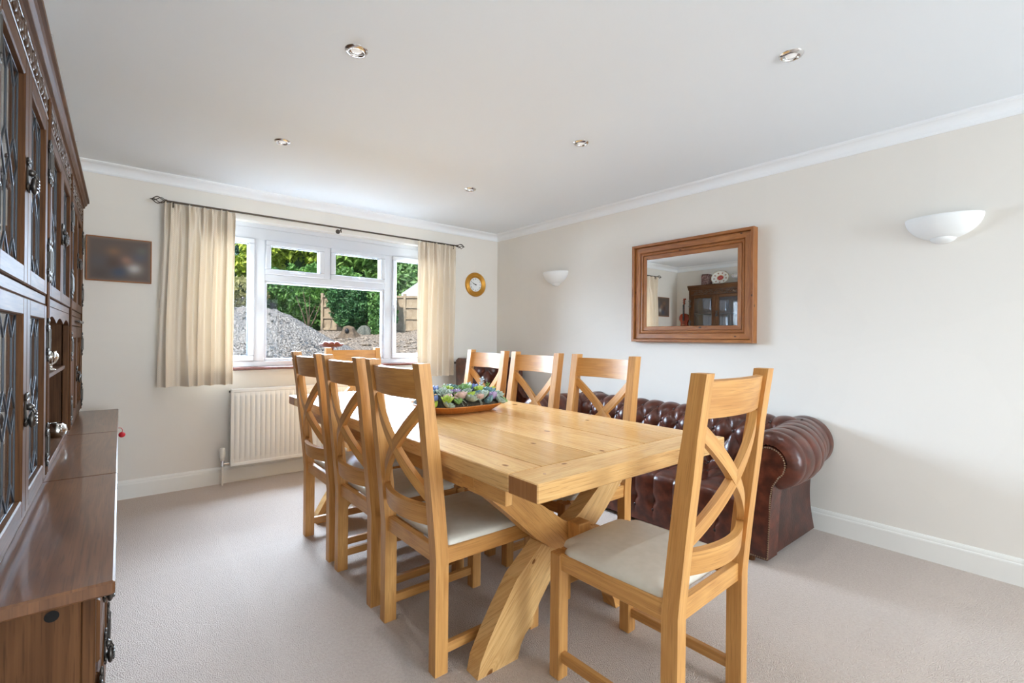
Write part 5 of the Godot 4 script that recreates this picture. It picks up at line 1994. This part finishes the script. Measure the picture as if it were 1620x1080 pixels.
func garden() -> void:
	gn.seed = 9
	gn.frequency = 0.9
	gn.fractal_octaves = 4
	# dug ground rising away from the house
	var P := []
	for r in 141:
		var row := PackedVector3Array()
		var z := lerpf(-4.7, -46.0, pow(r / 140.0, 1.3))
		for c in 161:
			var x := lerpf(-22.0, 46.0, c / 160.0)
			row.append(Vector3(x, gy(x, z), z))
		P.append(row)
	struct("ground", mb().grid(P, Vector3.UP), M.earth)
	struct("lawn", mb().bx(-60, 60, -0.5, -0.22, -60, 60, 0.0), M.lawn)
	# spoil heap
	var c := out_at(383, 13.2)
	c.y = gy(c.x, c.z) - 0.15
	var o := thing("spoil_heap", "big heap of grey gravelly spoil outside the casement window", "heap", c)
	var ns := FastNoiseLite.new()
	ns.seed = 31
	ns.frequency = 0.8
	ns.fractal_octaves = 5
	P = []
	for r in 61:
		var row := PackedVector3Array()
		var q := r / 60.0
		for k in 121:
			var a := TAU * k / 120
			var p := Vector3(cos(a), 0, sin(a)) * q * (2.85 + 0.35 * sin(a * 3.0 + 1.0))
			p.y = (gy(c.x + p.x, c.z + p.z) - c.y - 0.08) + 1.78 * pow(1.0 - q, 0.95) * (1.0 - 0.35 * exp(-q * q * 60.0)) + 0.16 * ns.get_noise_2d(p.x, p.z) * (1.0 - q) + 0.05 * ns.get_noise_2d(p.x * 4.0, p.z * 4.0)
			row.append(p)
		P.append(row)
	part("heap", mb().grid(P, Vector3.UP, true), M.gravel, o)
	var rr := RandomNumberGenerator.new()
	rr.seed = 8
	var st := mb()
	for k in 1100:
		var a := rr.randf() * TAU
		var q := sqrt(rr.randf())
		if rr.randf() < 0.55: q = rr.randf_range(0.75, 1.05)
		var p := Vector3(cos(a), 0, sin(a)) * q * 2.85
		p.y = (gy(c.x + p.x, c.z + p.z) - c.y - 0.06) + 1.76 * pow(maxf(0.0, 1.0 - q), 0.95)
		var s := rr.randf_range(0.012, 0.05)
		st.ball(p, Vector3(s, s * 0.7, s * rr.randf_range(0.7, 1.3)), 5, 4)
	part("loose_stones", st, M.stone, o).set_meta("kind", "stuff")
	var cl := mb()
	for k in 900:
		var p := out_at(rr.randf_range(340, 700), rr.randf_range(10.0, 18.4))
		if Vector2(p.x - c.x, p.z - c.z).length() < 3.6:
			continue
		p.y = gy(p.x, p.z)
		var s := rr.randf_range(0.03, 0.10)
		cl.ball(p, Vector3(s * rr.randf_range(0.8, 2.0), s * 0.6, s), 6, 4)
	var clo := part("earth_clods", cl, M.earth, self)
	clo.set_meta("kind", "stuff")
	clo.set_meta("label", "scattered clods of turned earth over the dug ground")
	clo.set_meta("category", "clods")
	# fence
	var posts := [510.0, 577.0, 640.0, 705.0]
	for k in 3:
		var a := out_at(posts[k], 21.0)
		var b := out_at(posts[k + 1], 21.0)
		a.y = 1.36
		b.y = 1.36
		var mid := (a + b) * 0.5
		var ln := Vector2(b.x - a.x, b.z - a.z).length()
		var f := thing("fence_panel", ["pale timber fence panel with the ivy mass and hollow stump before it", "pale timber fence panel behind the climbing vine and casement mullion", "pale timber fence panel below the white roof, beside the curtain"][k], "fence panel", mid, atan2(-(b.z - a.z), b.x - a.x), "timber fence panels at the garden end")
		var n := int(ln / 0.145)
		for j in n:
			var x := -ln * 0.5 + 0.058 + (ln - 0.116) * (j + 0.5) / n
			var bb := mb()
			bb.box(Vector3(x, 0.82, 0.012 * (j % 2)), Vector3((ln - 0.116) / n + 0.004, 1.60, 0.018), 0.003)
			part("board", bb, M.fence, f)
		for y in [0.12, 0.62, 1.12, 1.56]:
			part("rail", mb().bx(-ln * 0.5 + 0.058, ln * 0.5 - 0.058, y - 0.035, y + 0.035, 0.02, 0.065), M.fence, f)
		part("post", mb().bx(-ln * 0.5 - 0.055, -ln * 0.5 + 0.055, -0.3, 1.70, -0.03, 0.09, 0.006), M.fence, f)
	# stump at the foot of the fence
	var sp := out_at(551, 18.7)
	sp.y = gy(sp.x, sp.z)
	o = thing("tree_stump", "gnarled hollow tree stump at the foot of the fence", "stump", sp)
	var S := []
	for r in 9:
		var row := PackedVector3Array()
		var q := r / 8.0
		for k in 25:
			var a := TAU * k / 24
			var rad := (0.0 if r == 8 else 1.0) * lerpf(0.52, 0.17, sqrt(q)) * (1.0 + 0.22 * sin(a * 5.0 + q * 2.0) * (1.0 - q * 0.5) + 0.1 * sin(a * 3.0))
			row.append(Vector3(cos(a) * rad, q * (0.48 + 0.03 * sin(a * 2.0 + 1.0)) - 0.05, sin(a) * rad))
		S.append(row)
	part("trunk", mb().grid(S, Vector3.ZERO, true), M.bark, o)
	part("hollow", mb().ball(Vector3(-0.14, 0.24, 0.22), Vector3(0.08, 0.10, 0.06), 12, 8), M.black, o)  # black ball stands for the shade inside the hollow
	# netting heaped beside the stump
	var np := out_at(576, 19.4)
	np.y = gy(np.x, np.z)
	o = thing("netting_heap", "grey-green netting heaped against the fence beside the hollow stump", "netting", np)
	var N := []
	for r in 17:
		var row := PackedVector3Array()
		var q := r / 16.0
		for k in 33:
			var a := TAU * k / 32
			var rad := q * (0.34 + 0.05 * sin(a * 7.0))
			row.append(Vector3(cos(a) * rad, 0.42 * pow(1.0 - q * q, 0.8) + 0.05 * sin(a * 7.0) * q - 0.05, sin(a) * rad * 0.7))
		N.append(row)
	part("netting", mb().grid(N, Vector3.UP, true), M.netting, o)
	# greenery: px, depth, centre height
	tree("conifer", "tall blue-green conifer behind the spoil heap", 368, 25.0, 4.4, Vector3(1.5, 3.2, 1.5), Color8(48, 84, 80), Color8(104, 144, 134), 2600, 1)
	tree("broadleaf_tree", "bright yellow-green tree seen through the wider top vent", 466, 25.5, 5.2, Vector3(2.7, 2.3, 2.2), Color8(92, 120, 28), Color8(196, 206, 84), 4200, 2, true, 0.25)
	tree("broadleaf_tree", "mid green tree seen through the second top vent", 574, 26.0, 5.0, Vector3(2.2, 2.3, 2.2), Color8(60, 100, 38), Color8(152, 184, 88), 3600, 3, true, 0.22)
	tree("broadleaf_tree", "tall green tree in the clock-side casement", 652, 25.5, 4.4, Vector3(2.0, 2.9, 1.8), Color8(54, 92, 56), Color8(136, 172, 104), 3000, 4)
	tree("bush", "olive flowering bush above the top of the spoil heap", 378, 20.5, 2.95, Vector3(1.1, 0.75, 1.0), Color8(110, 112, 64), Color8(186, 180, 130), 1200, 5, false, 0.10)
	tree("bush", "dark green bush beside the slope of the spoil heap", 440, 22.5, 2.6, Vector3(1.6, 1.5, 1.4), Color8(34, 72, 36), Color8(92, 140, 70), 2000, 6, false, 0.13)
	tree("bush", "green bush between the spoil heap and the bare branches", 486, 22.5, 2.7, Vector3(1.5, 1.6, 1.4), Color8(40, 80, 36), Color8(112, 158, 76), 2000, 7, false, 0.13)
	tree("bush", "leafy bush right behind the leftmost fence post", 522, 23.0, 3.0, Vector3(1.5, 1.5, 1.3), Color8(52, 92, 40), Color8(122, 166, 82), 1800, 8, false, 0.13)
	tree("bush", "ivy mass hanging over the fence above the stump", 556, 20.4, 2.65, Vector3(0.95, 1.05, 0.8), Color8(30, 70, 38), Color8(84, 132, 76), 1700, 9, false, 0.10)
	tree("bush", "climbing vine on the fence next to the casement mullion", 606, 19.8, 2.3, Vector3(0.5, 1.5, 0.45), Color8(46, 86, 40), Color8(112, 156, 80), 1300, 10, false, 0.09)
	tree("broadleaf_tree", "dark green background tree behind the yellow-green one", 425, 33.0, 6.0, Vector3(3.6, 5.0, 3.0), Color8(26, 52, 24), Color8(74, 104, 46), 3600, 11)
	tree("broadleaf_tree", "dark green background tree behind the mid green one", 530, 34.0, 6.0, Vector3(3.6, 5.0, 3.0), Color8(30, 60, 26), Color8(84, 116, 50), 3600, 12)
	tree("broadleaf_tree", "dark green background tree behind the white roof", 640, 36.0, 6.4, Vector3(4.0, 5.0, 3.0), Color8(28, 58, 34), Color8(80, 112, 62), 3400, 13)
	tree("broadleaf_tree", "dark tree at the edge of the curtain beside the heap", 310, 30.0, 5.0, Vector3(3.0, 5.0, 3.0), Color8(26, 50, 34), Color8(70, 100, 62), 2600, 14)
	# bare branches
	var bp := out_at(487, 20.0)
	bp.y = gy(bp.x, bp.z)
	o = thing("sapling", "pale bare-stemmed sapling in front of the green bushes", "sapling", bp)
	var br := mb()
	for q in [[-0.25, 0.3], [0.05, 0.1], [0.35, -0.2], [0.6, 0.2], [-0.5, 0.1]]:
		br.tube([Vector3(0, -0.05, 0), Vector3(q[0] * 0.4, 0.6, q[1]), Vector3(q[0], 1.35 + q[1], q[1] * 0.5)], 0.03, 6, false, 0.012)
	part("stems", br, M.bark, o)
	# outbuilding behind the fence
	var hb := out_at(700, 23.5)
	hb.y = 1.5
	o = thing("outbuilding", "white-roofed outbuilding behind the fence, partly behind the curtain", "building", hb, deg_to_rad(-38))
	part("wall", mb().bx(-1.35, 1.35, -0.3, 1.55, -1.2, 1.2, 0.0), M.render, o)
	part("roof", mb().prism([Vector2(-1.75, 1.55), Vector2(-1.75, 1.68), Vector2(0, 2.9), Vector2(1.75, 1.68), Vector2(1.75, 1.55)], -1.4, 1.4), M.roof, o)

func _ready() -> void:
	rng.seed = 5
	set_stage()
	materials()
	room()
	window()
	cabinets()
	table()
	chairs()
	sofa()
	corner_chair()
	curtains()
	radiator()
	wall_things()
	violin()
	planter()
	sill_dish()
	garden()
